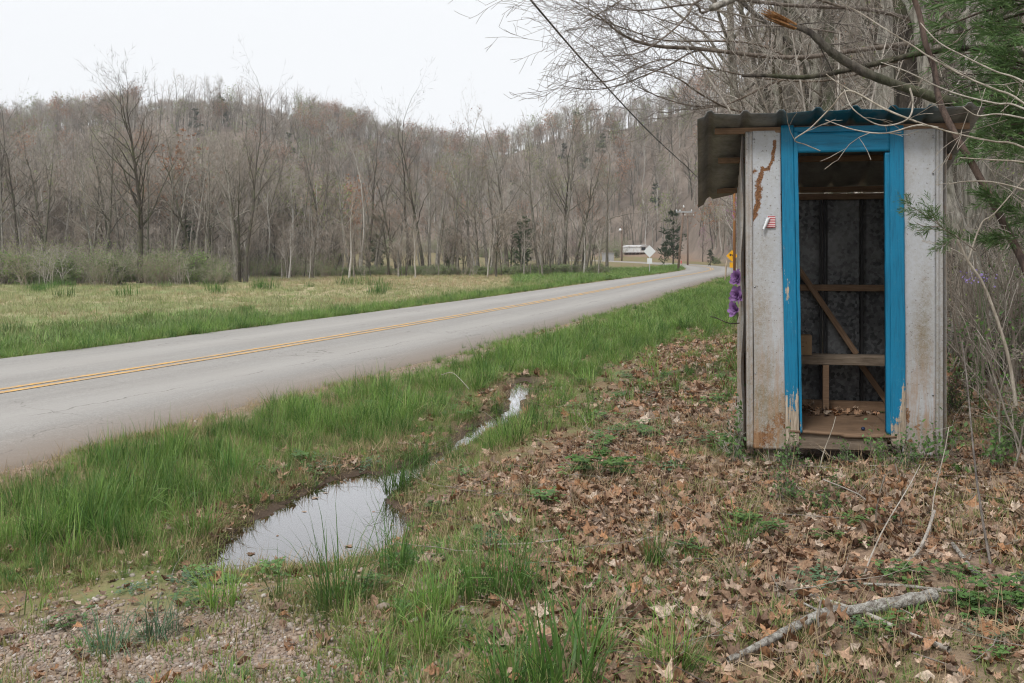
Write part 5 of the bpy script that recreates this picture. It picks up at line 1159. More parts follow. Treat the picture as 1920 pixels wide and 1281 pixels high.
# broken branch with splintered orange end
M['heart'] = m_bark('split_orange_wood', (.22, .10, .04), (.40, .22, .10), .05, sc=(20, 20, 3))
b = Vector(at(1985, 8.2)); e = empty('broken_branch_tree', b); tag(e, 'dark lichen-spotted branch with a splintered orange broken end above the shed roof', 'branch')
P, R = limb([(1478, 44, 7.6), (1520, 62, 7.6), (1560, 98, 7.6), (1620, 135, 7.7), (1700, 165, 7.8), (1780, 190, 7.9), (1850, 200, 8), (1925, 235, 8.1), (1985, 330, 8.2)], .022, .06); P = [np.array(p) - np.array(b) for p in P]
rn = np.random.default_rng(7); R = [r * (1 + rn.normal(0, .09)) for r in R]; A = Acc(); tubes(A, [(P, R)], sides=12); mobj('limb', A.mesh('limb', [M['bark_dark']], True), e)
A = Acc(); tubes(A, [(smooth([P[-1], P[-1] * .5 + [.1, 0, 0], [0.05, 0, -.3]]), [.065 + .004 * i for i in range(11)])], sides=12); mobj('trunk', A.mesh('trunk', [M['bark_dark']], True), e)
A = Acc(); c = P[0]; dr = np.array(PX(1428, 24, 7.6)) - np.array(PX(1490, 50, 7.6)); L0_ = np.linalg.norm(dr); dr /= L0_; sp = []
for i in range(34):
    o_ = rn.normal(0, .009, 3); q0 = c - dr * .06 + o_; q1 = c + dr * L0_ * rn.uniform(.4, .8) + o_ * 2.2 + np.array([0, 0, .012]); sp.append(([q0, (q0 + q1) / 2, q1], [.010, .008, .001]))
tubes(A, sp, sides=4); mobj('splintered_end', A.mesh('splintered_end', [M['heart']]), e)
B = Acc(); twiggy(B, rn, [(P, R)], 3.4, .8, 3, .03, (0, 0, .4), r=.006); mobj('twigs', B.mesh('twigs', [M['twig_dark']]), e)
for pts, rr, lb, bk in (([(1392, 142, 7.9), (1440, 142, 7.9), (1520, 144, 8), (1640, 120, 8.1), (1740, 98, 8.2), (1850, 92, 8.4), (2020, 120, 8.6)], (.013, .03), 'short-stubbed second broken branch above the roof, left end snapped square', 'bark_dark'),
                        ([(1330, 16, 9), (1352, 8, 9), (1420, -20, 9.2), (1560, -60, 9.5)], (.03, .035), 'thick grey limb stub dipping in at the top edge above the fine twigs', 'bark_grey')):
    q0 = Vector(PX(*pts[-1])); e = empty('branch', q0); tag(e, lb, 'branch'); P, R = limb(pts, *rr); P = [np.array(p) - np.array(q0) for p in P]
    A = Acc(); tubes(A, [(P, R)], sides=9); mobj('limb', A.mesh('limb', [M[bk]], True), e); B = Acc(); twiggy(B, rn, [(P, R)], 3, .7, 3, .03, (0, 0, .3), r=.005); mobj('twigs', B.mesh('twigs', [M['twig']]), e)

# cedar at the right edge
M['cedar_near'] = m_leaf('near_cedar_spray', [(.05, .10, .03), (.10, .17, .055), (.07, .13, .045), (.14, .20, .075)], tr=.25)
def cedar_near():
    rng = np.random.default_rng(3); b = Vector(at(2010, 7.6)); e = empty('cedar_tree', b); tag(e, 'dense green cedar boughs filling the upper right corner beside the shed', 'tree')
    A = Acc(); tubes(A, [(smooth([(0, 0, -.3), (.03, 0, 1.5), (0, .05, 3.0), (.04, 0, 4.8)]), [.12 - .006 * i for i in range(16)])]); mobj('trunk', A.mesh('trunk', [M['bark_red']], True), e)
    C = []; Dd = []; ll = []
    for i in range(50):
        z = rng.uniform(2.05, 4.6); a = math.pi + rng.normal(0, .75) if rng.random() < .8 else rng.uniform(0, 6.28); L = 1.05 * rng.uniform(.55, 1.0) * min(1, (5.2 - z) / 2)
        p = np.array([0, 0, z]); d = np.array([math.cos(a), math.sin(a) * .8, .28]); pts = [p]
        for k in range(5): d = d + rng.normal(0, .1, 3) + [0, 0, -.06]; d /= np.linalg.norm(d); p = p + d * L / 5; pts.append(p)
        ll.append((pts, [.014 - .002 * k for k in range(6)])); pts = np.array(pts)
        for j in range(19):
            f = rng.uniform(.2, 1) ** .8 * 4.999; k = int(f); C.append(pts[k] * (1 - f + k) + pts[k + 1] * (f - k) + rng.normal(0, .05, 3)); Dd.append(d + rng.normal(0, .45, 3))
    B = Acc(); tubes(B, ll, sides=4); mobj('limbs', B.mesh('limbs', [M['bark_red']]), e)
    B = Acc(); sprays(B, rng, C, Dd, .20, 0, n=24, wid=.045); mobj('crown', B.mesh('crown', [M['cedar_near']]), e)
cedar_near()
def sprig(name, label, root, paths, size, n, seed, mats=('twig', 'cedar_near')):
    rng = np.random.default_rng(seed); b = Vector(root); e = empty(name, b); tag(e, label, 'branch'); C = []; Dd = []; ll = []
    for pts, k0 in paths:
        P, R = limb(pts, .0045, .0015); P = [np.array(p) - np.array(b) for p in P]; ll.append((P, R)); P = np.array(P)
        for j in range(k0):
            f = rng.uniform(.1, 1) * (len(P) - 1.001); k = int(f); d = P[k + 1] - P[k]; C.append(P[k] + d * (f - k) + rng.normal(0, .008, 3)); d = d / np.linalg.norm(d); Dd.append(d + rng.normal(0, .4, 3))
    A = Acc(); tubes(A, ll, sides=4); mobj('stem', A.mesh('stem', [M[mats[0]]]), e); B = Acc(); sprays(B, rng, C, Dd, size, 0, n=n, wid=.045); mobj('foliage', B.mesh('foliage', [M[mats[1]]]), e)
sprig('cedar_sprig', 'loose green cedar sprig hanging in front of the right white panel', PX(1830, 470, 5.4), [([(1830, 470, 5.4), (1795, 445, 5.4), (1765, 425, 5.4), (1730, 400, 5.4), (1702, 385, 5.4)], 26), ([(1795, 445, 5.4), (1780, 452, 5.4), (1765, 462, 5.4)], 9), ([(1765, 425, 5.4), (1750, 405, 5.4), (1745, 385, 5.4)], 9), ([(1765, 425, 5.4), (1735, 425, 5.4), (1718, 418, 5.4)], 8)], .085, 26, 9)
sprig('cedar_sprig', 'lower cedar boughs at the right edge below the dense cedar', PX(1980, 430, 5.8), [([(1980, 430, 5.8), (1920, 405, 5.8), (1880, 380, 5.8), (1850, 365, 5.8)], 40), ([(1980, 470, 5.8), (1920, 450, 5.8), (1870, 445, 5.8), (1840, 450, 5.8)], 30), ([(1980, 330, 6), (1930, 300, 6), (1880, 285, 6), (1830, 290, 6)], 34)], .12, 30, 10)
# pale crooked sapling at the right
b = Vector(at(1905, 5.6)); e = empty('bare_sapling', b); tag(e, 'pale crooked sapling stem standing right of the shed', 'sapling')
LL = [limb([(1905, 760, 5.6), (1893, 680, 5.6), (1870, 600, 5.6), (1842, 530, 5.6), (1815, 490, 5.6), (1793, 445, 5.6)], .011, .006), limb([(1815, 490, 5.6), (1840, 420, 5.6), (1865, 400, 5.6), (1925, 330, 5.6)], .005, .003), limb([(1793, 445, 5.6), (1765, 430, 5.6), (1720, 433, 5.6)], .004, .002)]
LL = [([np.array(p) - np.array(b) for p in P], R) for P, R in LL]; A = Acc(); tubes(A, LL, sides=7); mobj('stem', A.mesh('stem', [M['twig_pale']], True), e); B = Acc(); twiggy(B, rn, LL[:2], 5, .3, 2, 0, (0, 0, .1), r=.0025); mobj('twigs', B.mesh('twigs', [M['twig']]), e)
# shrubs to the right of the shed
M['green_leaf'] = m_leaf('fresh_green_leaf', [(.09, .19, .05), (.15, .26, .07), (.07, .14, .05)], .5, .3)
NS = [shrub_mesh('shrub', 190, 1.0, .5, 6, 'green_leaf', 260, .022, 'twig', .004), shrub_mesh('shrub', 191, .8, .5, 7, 'green_leaf', 420, .02, 'twig_dark', .004), shrub_mesh('shrub', 192, 1.3, .6, 7, 'bud', 60, .012, 'twig_pale', .004), shrub_mesh('shrub', 193, 1.4, .5, 8, 'bud', 30, .012, 'twig_red', .004)]
LBL = ['leafy green shrub low beside the right wall of the shed', 'twiggy bare shrub right behind the shed corner', 'small leafy shrub at the right edge below the purple flowers', 'bare pale-stemmed shrub at the right edge level with the door sill', 'green shrub among litter at the right edge near the picture middle', 'thin twiggy shrub just right of the corner trim, halfway up', 'broad green shrub in shade beneath the cedar', 'reddish bare shrub behind the pale crooked sapling', 'twiggy shrub furthest up the bank right of the shed']
for k, (px, d, s, i) in enumerate([(1800, 8.0, .55, 1), (1812, 9.2, 1.1, 3), (1905, 7.2, .8, 0), (1925, 5.9, .7, 2), (1895, 6.3, .5, 1), (1790, 10.5, 1.3, 2), (1870, 9.5, 1.0, 1), (1850, 8.6, 1.1, 3), (1840, 12, 1.4, 2)]):
    o = mobj('shrub', NS[i], loc=at(px, d)); o.scale = (s,) * 3; o.rotation_euler = (0, 0, k * 1.3); tag(o, LBL[k], 'shrub')
band('bank_brush', 'twiggy brush covering the wooded bank right of the shed', 330, (1790, 2500), (8.6, 34), (.4, 1.3), 76, NS, [.36, .34, .14, .16], lambda px, d, x, r: (px > 1775 + 160 / (d - 6)))
band('verge_brush', 'brush at the wood edge behind the shed', 150, (1385, 1800), (17, 45), (.7, 1.6), 77, NS, [.25, .2, .3, .25], lambda px, d, x, r: lateral(x, d) > 8.5)
q = NT('violet_petal'); q.trans((.45, .35, .75), .3); mvio = q.fin((.40, .30, .68), .6)
rg = np.random.default_rng(8); b = PX(1835, 520, 8.0); A = Acc(); 
for i in range(46):
    c = rg.normal(0, 1, 3) * [.07, .05, .03]; a = rg.normal(0, 1, 3); a /= np.linalg.norm(a); u = np.cross(a, rg.normal(0, 1, 3)); u /= np.linalg.norm(u); s = .011
    A.add([c - a * s, c + u * s * .7, c + a * s, c - u * s * .7], [(0, 1, 2, 3)], None, 0)
gz = float(terrain(np.array([b.x]), np.array([b.y]))[0]); stems = [([np.array([rg.normal(0, .05), 0, gz - b.z]), np.array([rg.normal(0, .04), 0, (gz - b.z) * .4]), rg.normal(0, .04, 3)], [.003, .002, .0015]) for i in range(7)]
tubes(A, stems, 1, sides=3); o = mobj('wild_phlox', A.mesh('wild_phlox', [mvio, M['green_leaf']])); o.location = b; tag(o, 'clump of pale violet wildflowers right of the shed', 'flowers')

# ------------------------------------------------------------------ grass, field, verge
def in_shed(x, y):
    u = math.cos(A0) * (x - F0.x) - math.sin(A0) * (y - F0.y); v = math.sin(A0) * (x - F0.x) + math.cos(A0) * (y - F0.y)
    return (u > -.06) & (u < 1.36) & (v > -.04) & (v < 1.12)
T_ = [tuft('grass_tuft', 1, M['grass'], 34, .24, .07, .0052, .30, 3, 6), tuft('grass_tuft', 2, M['grass'], 44, .30, .08, .0055, .25, 3, 6), tuft('grass_tuft', 3, M['grass_lush'], 46, .32, .06, .0055, .22, 4, 4), tuft('grass_tuft', 4, M['grass'], 26, .15, .08, .0045, .45, 3, 9),
      tuft('grass_tuft', 5, M['grass_lush'], 40, .22, .07, .004, .3, 3, 5), tuft('grass_tuft', 6, M['grass_dry'], 30, .13, .08, .003, .7, 3)]
TP = lambda nm, l=T_: [proto('source_' + nm, m) for m in l]
# tufts picked by band so near ones are fine-bladed
def grass_band(name, label, dens, box, keep, hs, w, seed, protos=None, wide=1.0):
    r = np.random.default_rng(seed); x, y = samp(dens, *box, r); s = lateral(x, y); m = keep(x, y, s, r); x, y, s = x[m], y[m], s[m]; k = len(x)
    sc = r.uniform(*hs, k) * (1 - .6 * sst(4.3, 3.2, s) * (s > 2)) * (.66 + .85 * sst(.3, .72, fbm(x, y, .6, 41))) * (1 - (.6 - .55 * sst(.0, .8, pond(x, y))) * (lateral(x, y) > 5.0)); sc3 = np.stack([sc * wide, sc * wide, sc], 1)
    return scatter(name, on_ground(x, y, -.006), rnd_rot(k, .12, r), sc3, r.choice(len(protos or T_), k, p=w), TP(name, protos or T_), label=label)
vis = lambda x, y, m=80: (x / np.maximum(y, .1) * F + 960 > -m - 2000 / np.maximum(y, 2)) & (x / np.maximum(y, .1) * F + 960 < 1920 + m + 2000 / np.maximum(y, 2))
def verge(x, y, s, r):
    pd = pond(x, y); c = fbm(x, y, .55, 51); edge = sst(.05, -.35, pdist(V_VERGE, x, y))
    p = edge * (.86 + .14 * sst(.34, .50, c))  * sst(.0, .08, pd - .02) * sst(2.98, 3.2, s + .12 * (vn(x, y, .3, 2) - .5))
    p = p * np.where(y < 5.5, .75, 1)
    return vis(x, y) & (r.uniform(0, 1, len(x)) < p) & (pd > -.01)
grass_band('verge_grass', 'lush green grass of the roadside ditch in the foreground', 185, (-5.5, 3.2, 4.4, 10), lambda x, y, s, r: verge(x, y, s, r), (.38, .80), [.25, .22, .15, .18, .12, .08], 101)
grass_band('verge_grass', 'lush green grass along the near road edge further on', 75, (-2.6, 5.5, 10, 20), lambda x, y, s, r: verge(x, y, s, r), (.42, .82), [.3, .25, .1, .2, .08, .07], 102, wide=1.3)
grass_band('verge_grass', 'green grass strip running along the near road edge to the bend', 26, (-.5, 24, 20, 90), lambda x, y, s, r: vis(x, y) & (s > 3.0) & (s < 8.5 - sst(40, 80, y) * 2) & (r.uniform(0, 1, len(x)) < np.where(y < 45, 1, .5)), (.42, .78), [.35, .3, .1, .15, .1, .0], 103, wide=2.0)
grass_band('far_verge_grass', 'short green grass along the far road edge', 48, (-18, 9, 13.5, 62), lambda x, y, s, r: vis(x, y) & (s < -3.05) & (s > -4.7 - 1.2 * vn(x, y, 3, 3)) & (r.uniform(0, 1, len(x)) < np.where(y < 28, 1, .5)), (.40, .72), [.4, .25, .1, .15, .1, 0], 104, wide=1.6)
grass_band('far_verge_grass', 'green grass bordering the road towards the bend and inside it', 7, (0, 30, 60, 125), lambda x, y, s, r: vis(x, y) & (s < -2.9) & (s > -16), (.5, .9), [.4, .25, .1, .15, .1, 0], 105, wide=3)
Fp = [tuft('field_tuft', 21, M['grass_mix'], 26, .26, .22, .012, .5, 2, 0), tuft('field_tuft', 22, M['grass_dry'], 24, .28, .22, .010, .45, 2), tuft('field_tuft', 23, M['grass'], 24, .2, .2, .011, .5, 2), tuft('field_tuft', 24, M['grass_mix'], 20, .34, .14, .010, .3, 2)]
def fieldk(x, y, s, r):
    return vis(x, y) & (s < -4.3) & (np.hypot(x, y) < 100) & ~((x / y * F + 960 < 420) & (y > 66))
r = np.random.default_rng(106); x, y = samp(6.5, -50, 12, 14, 98, r); s = lateral(x, y); m = fieldk(x, y, s, r) & (r.uniform(0, 1, len(x)) < np.where(y < 45, 1, .6)); x, y, s = x[m], y[m], s[m]; k = len(x)
nn = fbm(x, y, 7, 61); pxx = x / y * F + 960; dry = sst(.40, .6, nn + .5 * sst(400, 760, pxx) * sst(48, 72, y) + .06 * sst(30, 60, y) - .13 + .05 * r.normal(0, 1, k)); idx = np.where(r.uniform(0, 1, k) < dry * .8, np.where(r.random(k) < .5, 1, 3), np.where(r.random(k) < .72, 0, 2))
idx = np.where((s > -9) & (r.random(k) < .55 * sst(-9, -5, s)), 2, idx)
scatter('field_grass', on_ground(x, y, -.01), rnd_rot(k, .1, r), np.stack([r.uniform(.8, 1.6, k), r.uniform(.8, 1.6, k), r.uniform(.35, .8, k)], 1), idx, TP('field_grass', Fp), label='pale tan and green grass covering the flat field beyond the road')
BR = [tuft('bramble', 27 + i, M['thicket'], 150, .42, .5, .045, .9, 3, 10, base=.35) for i in range(3)]
band('bramble_strip', 'low green brambles along the field side of the road at the left', 2300, (-260, 640), (17, 48), (.28, .62), 78, BR, [.4, .35, .25], lambda px, d, x, r: (lateral(x, d) < -5.0) & (lateral(x, d) > -12.5) & (px < 640 - 5 * d) & (r.random(len(px)) < sst(-12.5, -7, lateral(x, d))))
band('field_rushes', 'small dark rush clumps dotted across the field', 26, (40, 760), (46, 64), (.8, 1.6), 79, [tuft('rush', 25, M['grass_lush'], 60, .4, .4, .02, .3, 2)], [1.], lambda px, d, x, r: lateral(x, d) < -8)

# foreground low cover -------------------------------------------------
MO = [tuft('herb', 31, M['moss'], 46, .035, .10, .008, .9, 2, base=.35), tuft('herb', 32, M['moss'], 40, .05, .08, .006, .8, 2), tuft('herb', 33, M['weed'], 34, .04, .08, .010, 1.0, 2), tuft('herb', 34, M['grass'], 16, .09, .05, .0035, .5, 2, 3), tuft('herb', 35, M['grass_dry'], 22, .09, .12, .0028, 1.1, 2)]
r = np.random.default_rng(107); x, y = samp(420, -3.6, 4.2, 2.9, 9.5, r); s = lateral(x, y); pv = fbm(x, y, .6, 71); li = sst(.4, -.5, pdist(V_LITTER, x, y) + (fbm(x, y, .7, 9) - .5) * 1.2); gv = sst(.1, -.25, pdist(V_GRAVEL, x, y))
p = sst(.42, .6, pv) * (1 - .62 * li) * (1 - .88 * gv) ; p = np.where(inside(V_VERGE, x, y), .15 + p * .9, p); m = vis(x, y) & (r.random(len(x)) < p) & (pond(x, y) > .04) & (s > 3.2) & ~in_shed(x, y); x, y = x[m], y[m]; k = len(x); pn = fbm(x, y, 1.1, 15)
idx = np.where(r.random(k) < sst(.45, .6, pn), r.choice([0, 1, 4], k, p=[.45, .3, .25]), r.choice([2, 3, 4, 1], k, p=[.34, .34, .22, .1]))
scatter('ground_cover', on_ground(x, y, -.002), rnd_rot(k, .1, r), r.uniform(.5, 1.15, k), idx, TP('ground_cover', MO), label='low green herbs and moss between grass and fallen leaves')
grass_band('verge_grass', 'thin scattered grass between the ditch and the fallen leaves', 17, (-3.4, 3.2, 3.0, 12), lambda x, y, s, r: vis(x, y) & (s > 3.3) & (pond(x, y) > .03) & ~in_shed(x, y) & (r.random(len(x)) < sst(.42, .68, fbm(x, y, .45, 81)) * (1 - .75 * sst(.4, -.5, pdist(V_LITTER, x, y))) * (1 - .85 * sst(.1, -.2, pdist(V_GRAVEL, x, y)))), (.35, .75), [.2, .1, .1, .4, .1, .1], 108)
grass_band('bank_grass', 'thin green grass on the leafy slope left of the shed', 30, (-.5, 6.5, 8, 30), lambda x, y, s, r: vis(x, y) & (s > 5) & (s < 11) & ~in_shed(x, y) & (r.random(len(x)) < sst(.38, .58, fbm(x, y, 1.0, 83)) * .8 * sst(10.5, 8, s)), (.35, .8), [.25, .15, .1, .4, .05, .05], 109, wide=1.3)
grass_band('verge_grass', 'short mixed grass between the tall verge grass and the gravel at the left', 170, (-3.6, -.9, 4.9, 7.0), lambda x, y, s, r: vis(x, y) & (s > 3.3) & (pond(x, y) > .03) & (r.random(len(x)) < (1 - .95 * sst(.05, -.2, pdist(V_GRAVEL, x, y))) * (.4 + .6 * sst(.35, .6, fbm(x, y, .3, 87)))), (.22, .5), [.2, .1, .05, .4, .1, .15], 118)
def clover(nm, seed, n, R, s, h, mat, three=True):
    rng = np.random.default_rng(seed); A = Acc()
    for i in range(n):
        a = rng.uniform(0, 6.28); rr = R * math.sqrt(rng.uniform()); c = np.array([rr * math.cos(a), rr * math.sin(a), h * rng.uniform(.3, 1.1)]); tubes(A, [([np.array([c[0] * .5, c[1] * .5, 0]), c], [.001, .0008])], 0, sides=3)
        for k in range(3 if three else 2):
            b = rng.uniform(0, 6.28) if not three else k * 2.1 + a; d = np.array([math.cos(b), math.sin(b), rng.uniform(-.3, .25)]); u = np.array([-math.sin(b), math.cos(b), rng.uniform(-.2, .2)]); q = s * rng.uniform(.6, 1.2)
            A.add([c, c + d * q * .5 + u * q * .38, c + d * q, c + d * q * .5 - u * q * .38], [(0, 1, 2, 3)], None, 0, b=rng.uniform())
    return A.mesh(nm, [M[mat]])
CV = [clover('weed', 1, 26, .10, .028, .06, 'weed'), clover('weed', 2, 18, .09, .04, .09, 'green_leaf'), clover('weed', 3, 34, .12, .02, .04, 'bluegreen')]
r = np.random.default_rng(110); x, y = samp(14, -2.2, 6.5, 2.9, 15, r); m = vis(x, y) & (lateral(x, y) > 4) & (pond(x, y) > .05) & ~in_shed(x, y) & (r.random(len(x)) < sst(.48, .68, fbm(x, y, .8, 91)) * (1 - .9 * sst(.25, -.1, pdist(V_GRAVEL, x, y)))); x, y = x[m], y[m]; k = len(x)
scatter('low_weeds', on_ground(x, y), rnd_rot(k, .12, r), r.uniform(.5, 1.2, k), r.choice(3, k), TP('low_weeds', CV), label='small green weeds scattered among the fallen leaves')

# leaf litter -----------------------------------------------------------
LM = [leaf_mesh('fallen_leaf', ['oak', 'plain', 'maple', 'oak', 'plain', 'maple', 'plain', 'oak', 'maple', 'oak'][i], 200 + i, 1.0, M['litter'], [1.2, .9, 1.5, .6, 1.7, .8, 1.3, 2., 1.2, .9][i], [.7, 1.1, .6, .9, 1.3, .5, .8, 1.1, 1.3, .4][i]) for i in range(10)]
r = np.random.default_rng(111)
def litter_pts(dens, box, seed, lift=.02, thin=1.):
    r = np.random.default_rng(seed); x, y = samp(dens, *box, r); s = lateral(x, y); l = sst(.5, -.55, pdist(V_LITTER, x, y) + (fbm(x, y, .7, 9) - .5) * 1.2); l = np.where((s > 9.5) & (y > 8), 1, l)
    l = np.maximum(l, np.maximum(.10 * (s > 3.3), .35 * sst(.7, .1, pond(x, y))))  * (.45 + .8 * sst(.3, .6, fbm(x, y, .5, 95))); l = l * np.where(fbm(x, y, 1.4, 97) > .60, .45, 1)
    m = vis(x, y, 40) & (r.random(len(x)) < l * thin) & (pond(x, y) > .03) & (s > 3.2) & ~in_shed(x, y); x, y = x[m], y[m]; k = len(x)
    P = on_ground(x, y); P[:, 2] += r.uniform(0, lift, k) * .8; return P, k, r
P, k, r = litter_pts(1150, (-3.5, 4.2, 2.9, 8.5), 111, .03)
scl = r.gamma(5, .0088, k).clip(.018, .085); scatter('leaf_litter', P, np.stack([r.normal(0, .42, k), r.normal(0, .42, k), r.uniform(0, 6.28, k)], 1), scl, r.choice(10, k), TP('leaf_litter', LM), parent=ground)
P, k, r = litter_pts(260, (-1, 9, 8.5, 24), 112, .04); scl = r.gamma(6, .012, k).clip(.04, .14)
scatter('leaf_litter', P, np.stack([r.normal(0, .5, k), r.normal(0, .5, k), r.uniform(0, 6.28, k)], 1), scl, r.choice(10, k), TP('leaf_litter', LM), parent=ground)
# the largest leaves, each its own piece
P, k, r = litter_pts(60, (-.3, 2.7, 3.1, 6.4), 113, .02, .9); ix = r.permutation(k)[:296]
for i in ix:
    o = mobj('fallen_leaf', LM[int(r.integers(0, 10))], ground, loc=tuple(P[i] + [0, 0, .012])); s = float(r.uniform(.06, .105)); o.scale = (s,) * 3; o.rotation_euler = (float(r.normal(0, .4)), float(r.normal(0, .4)), float(r.uniform(0, 6.28)))
q = NT('orange_leaf'); q.trans((.5, .22, .08), .2); mor = q.fin((.42, .20, .09), .7)
for px, py, s in ((1020, 938, .13), (1052, 930, .12), (1190, 938, .06), (1195, 988, .05)):
    me = leaf_mesh('fallen_leaf', 'maple', px, 1., mor, 1.4, .9); o = mobj('fallen_leaf', me, ground, loc=tuple(ground_at(px, py) + Vector((0, 0, .02)))); o.scale = (s,) * 3; o.rotation_euler = (.5, .2, px * 1.); tag(o, 'bright orange-brown curled leaf')
# leaves inside the shed
for i in range(34):
    u = r.uniform(U(1500, .8), U(1640, .8)); v = r.uniform(.62, .98); p = shed_pt(u, v, FL + .012 + r.uniform(0, .03)); o = mobj('fallen_leaf', LM[int(r.integers(0, 10))]); o.location = p; s = float(r.uniform(.035, .08)); o.scale = (s,) * 3; o.rotation_euler = (float(r.normal(0, .5)), float(r.normal(0, .5)), float(r.uniform(0, 6)))
    tag(o, 'dry brown leaf blown onto the shed floor under the bench', 'leaf', 'dry leaves on the shed floor')
for k, (px, py) in enumerate([(520, 1005), (610, 925), (655, 1025), (700, 960), (570, 960), (470, 1040), (735, 985), (640, 905), (590, 935)]):
    d = (EYE - WZ) * F / (py - HZ); o = mobj('floating_leaf', LM[k % 10]); o.location = ((px - 960) / F * d, d, WZ + .001); s = .03 + .012 * (k % 3); o.scale = (s, s, s * .25); o.rotation_euler = (0, 0, k * 1.9); tag(o, 'small brown leaf floating on the puddle', 'leaf', 'leaves floating on the puddle')
# twigs and straw litter
TW = []
for i in range(4):
    rg = np.random.default_rng(300 + i); A = Acc(); out = [[], []]; branch(rg, out, np.zeros(3), np.array([1., 0, .05]), 1., .008, 0, [dict(n=6, wob=.14, up=0, tap=.7, kids=2.5, t0=.3, ang=.6, len=.4, fall=.3, rk=.6), dict(n=3, wob=.15, up=0, tap=.8)], [])
    for o_ in out: tubes(A, o_, sides=4)
    TW.append(A.mesh('twig_piece', [M[['twig', 'twig_pale', 'twig_dark', 'twig_pale'][i]]]))
STW = tuft('straw', 41, M['grass_dry'], 14, .16, .08, .003, 1.4, 2)
P, k, r = litter_pts(45, (-2, 6, 2.9, 13), 114, .05); sc = r.uniform(.12, .6, k)
scatter('twig_litter', P + [0, 0, .012], np.stack([r.normal(0, .12, k), r.normal(0, .16, k), r.uniform(0, 6.28, k)], 1), np.stack([sc, sc * .6, sc * .6], 1), r.choice(4, k), TP('twig_litter', TW), parent=ground)
r = np.random.default_rng(131); x, y = samp(130, -4.2, 2.5, 4.8, 13, r); m = vis(x, y) & (lateral(x, y) > 3.15) & (pond(x, y) > .02) & inside(V_VERGE, x, y); x, y = x[m], y[m]; k = len(x)
scatter('dry_straw', on_ground(x, y), rnd_rot(k, .3, r), r.uniform(.35, 1.0, k), np.zeros(k), TP('thatch', [STW]), parent=ground)
P, k, r = litter_pts(55, (-2.5, 5, 2.9, 9), 115, .02)
scatter('dry_straw', P, np.stack([r.normal(0, .3, k), r.normal(0, .3, k), r.uniform(0, 6.28, k)], 1), r.uniform(.4, 1.2, k), np.zeros(k), TP('dry_straw', [STW]), parent=ground)

# gravel ----------------------------------------------------------------
q = NT('pebble'); v = q.coord(); r0_ = q.rnd(); col = q.ramp(r0_, [(0, (.24, .17, .125)), (.2, (.42, .35, .30)), (.4, (.20, .17, .155)), (.6, (.44, .35, .27)), (.8, (.31, .235, .185)), (1, (.58, .54, .50))])
mpeb = q.fin(q.mix(q.mth('MULTIPLY', q.noise(v, 2.5, 4), .5), col, (.2, .15, .11)), .75)
def pebble(seed):
    rg = np.random.default_rng(seed); import bmesh
    bm = bmesh.new(); bmesh.ops.create_icosphere(bm, subdivisions=1, radius=.5); V = np.array([v.co[:] for v in bm.verts]); Fc = [[v.index for v in f.verts] for f in bm.faces]; bm.free()
    V = V * (1 + rg.normal(0, .14, (len(V), 1))) * [1, rg.uniform(.6, .95), rg.uniform(.38, .7)]
    return np_mesh('stone', V, None, Fc, mat=mpeb, smooth=False)
PB = [pebble(i) for i in range(8)]
r = np.random.default_rng(120); x, y = samp(3600, -3.4, .1, 2.9, 6.1, r); g = sst(.12, -.22, pdist(V_GRAVEL, x, y) + .25 * (fbm(x, y, .35, 3) - .5)); m = vis(x, y, 30) & (r.random(len(x)) < (g + .10 * (y < 5.4)) * (.25 + .9 * sst(.35, .55, fbm(x, y, .4, 13)) + .6 * sst(4.6, 4.0, y))) & (pond(x, y) > .05); x, y = x[m], y[m]; k = len(x)
scatter('gravel', on_ground(x, y, .002), r.uniform(0, 6.28, (k, 3)) * [.15, .15, 1], r.gamma(6, .0029, k).clip(.006, .036), r.choice(8, k), TP('gravel', PB), parent=ground)
r = np.random.default_rng(121); x, y = samp(300, -4.5, 3, 5.6, 16, r); s = lateral(x, y); m = vis(x, y) & (s > 3.0) & (s < 3.5) & (r.random(len(x)) < .7); x, y = x[m], y[m]; k = len(x)
scatter('gravel', on_ground(x, y, .004), r.uniform(0, 6.28, (k, 3)) * [.15, .15, 1], r.uniform(.01, .03, k), r.choice(8, k), TP('gravel_edge', PB), parent=ground)
r = np.random.default_rng(122)
spots_ = [(572, 1241, .055), (600, 1163, .045), (120, 1130, .06), (720, 1145, .07), (740, 1160, .05), (222, 1275, .05), (520, 1140, .035)] + [(r.uniform(0, 640), r.uniform(1110, 1278), r.uniform(.026, .04)) for i in range(70)]
for px, py, s in spots_:
    p = ground_at(px, py)
    if pond(np.array([p.x]), np.array([p.y]))[0] < .05: continue
    o = mobj('stone', PB[int(r.integers(0, 8))], ground, loc=(p.x, p.y, p.z + s * .14)); o.scale = (s, s, s * .8); o.rotation_euler = (0, 0, r.uniform(0, 6.28))

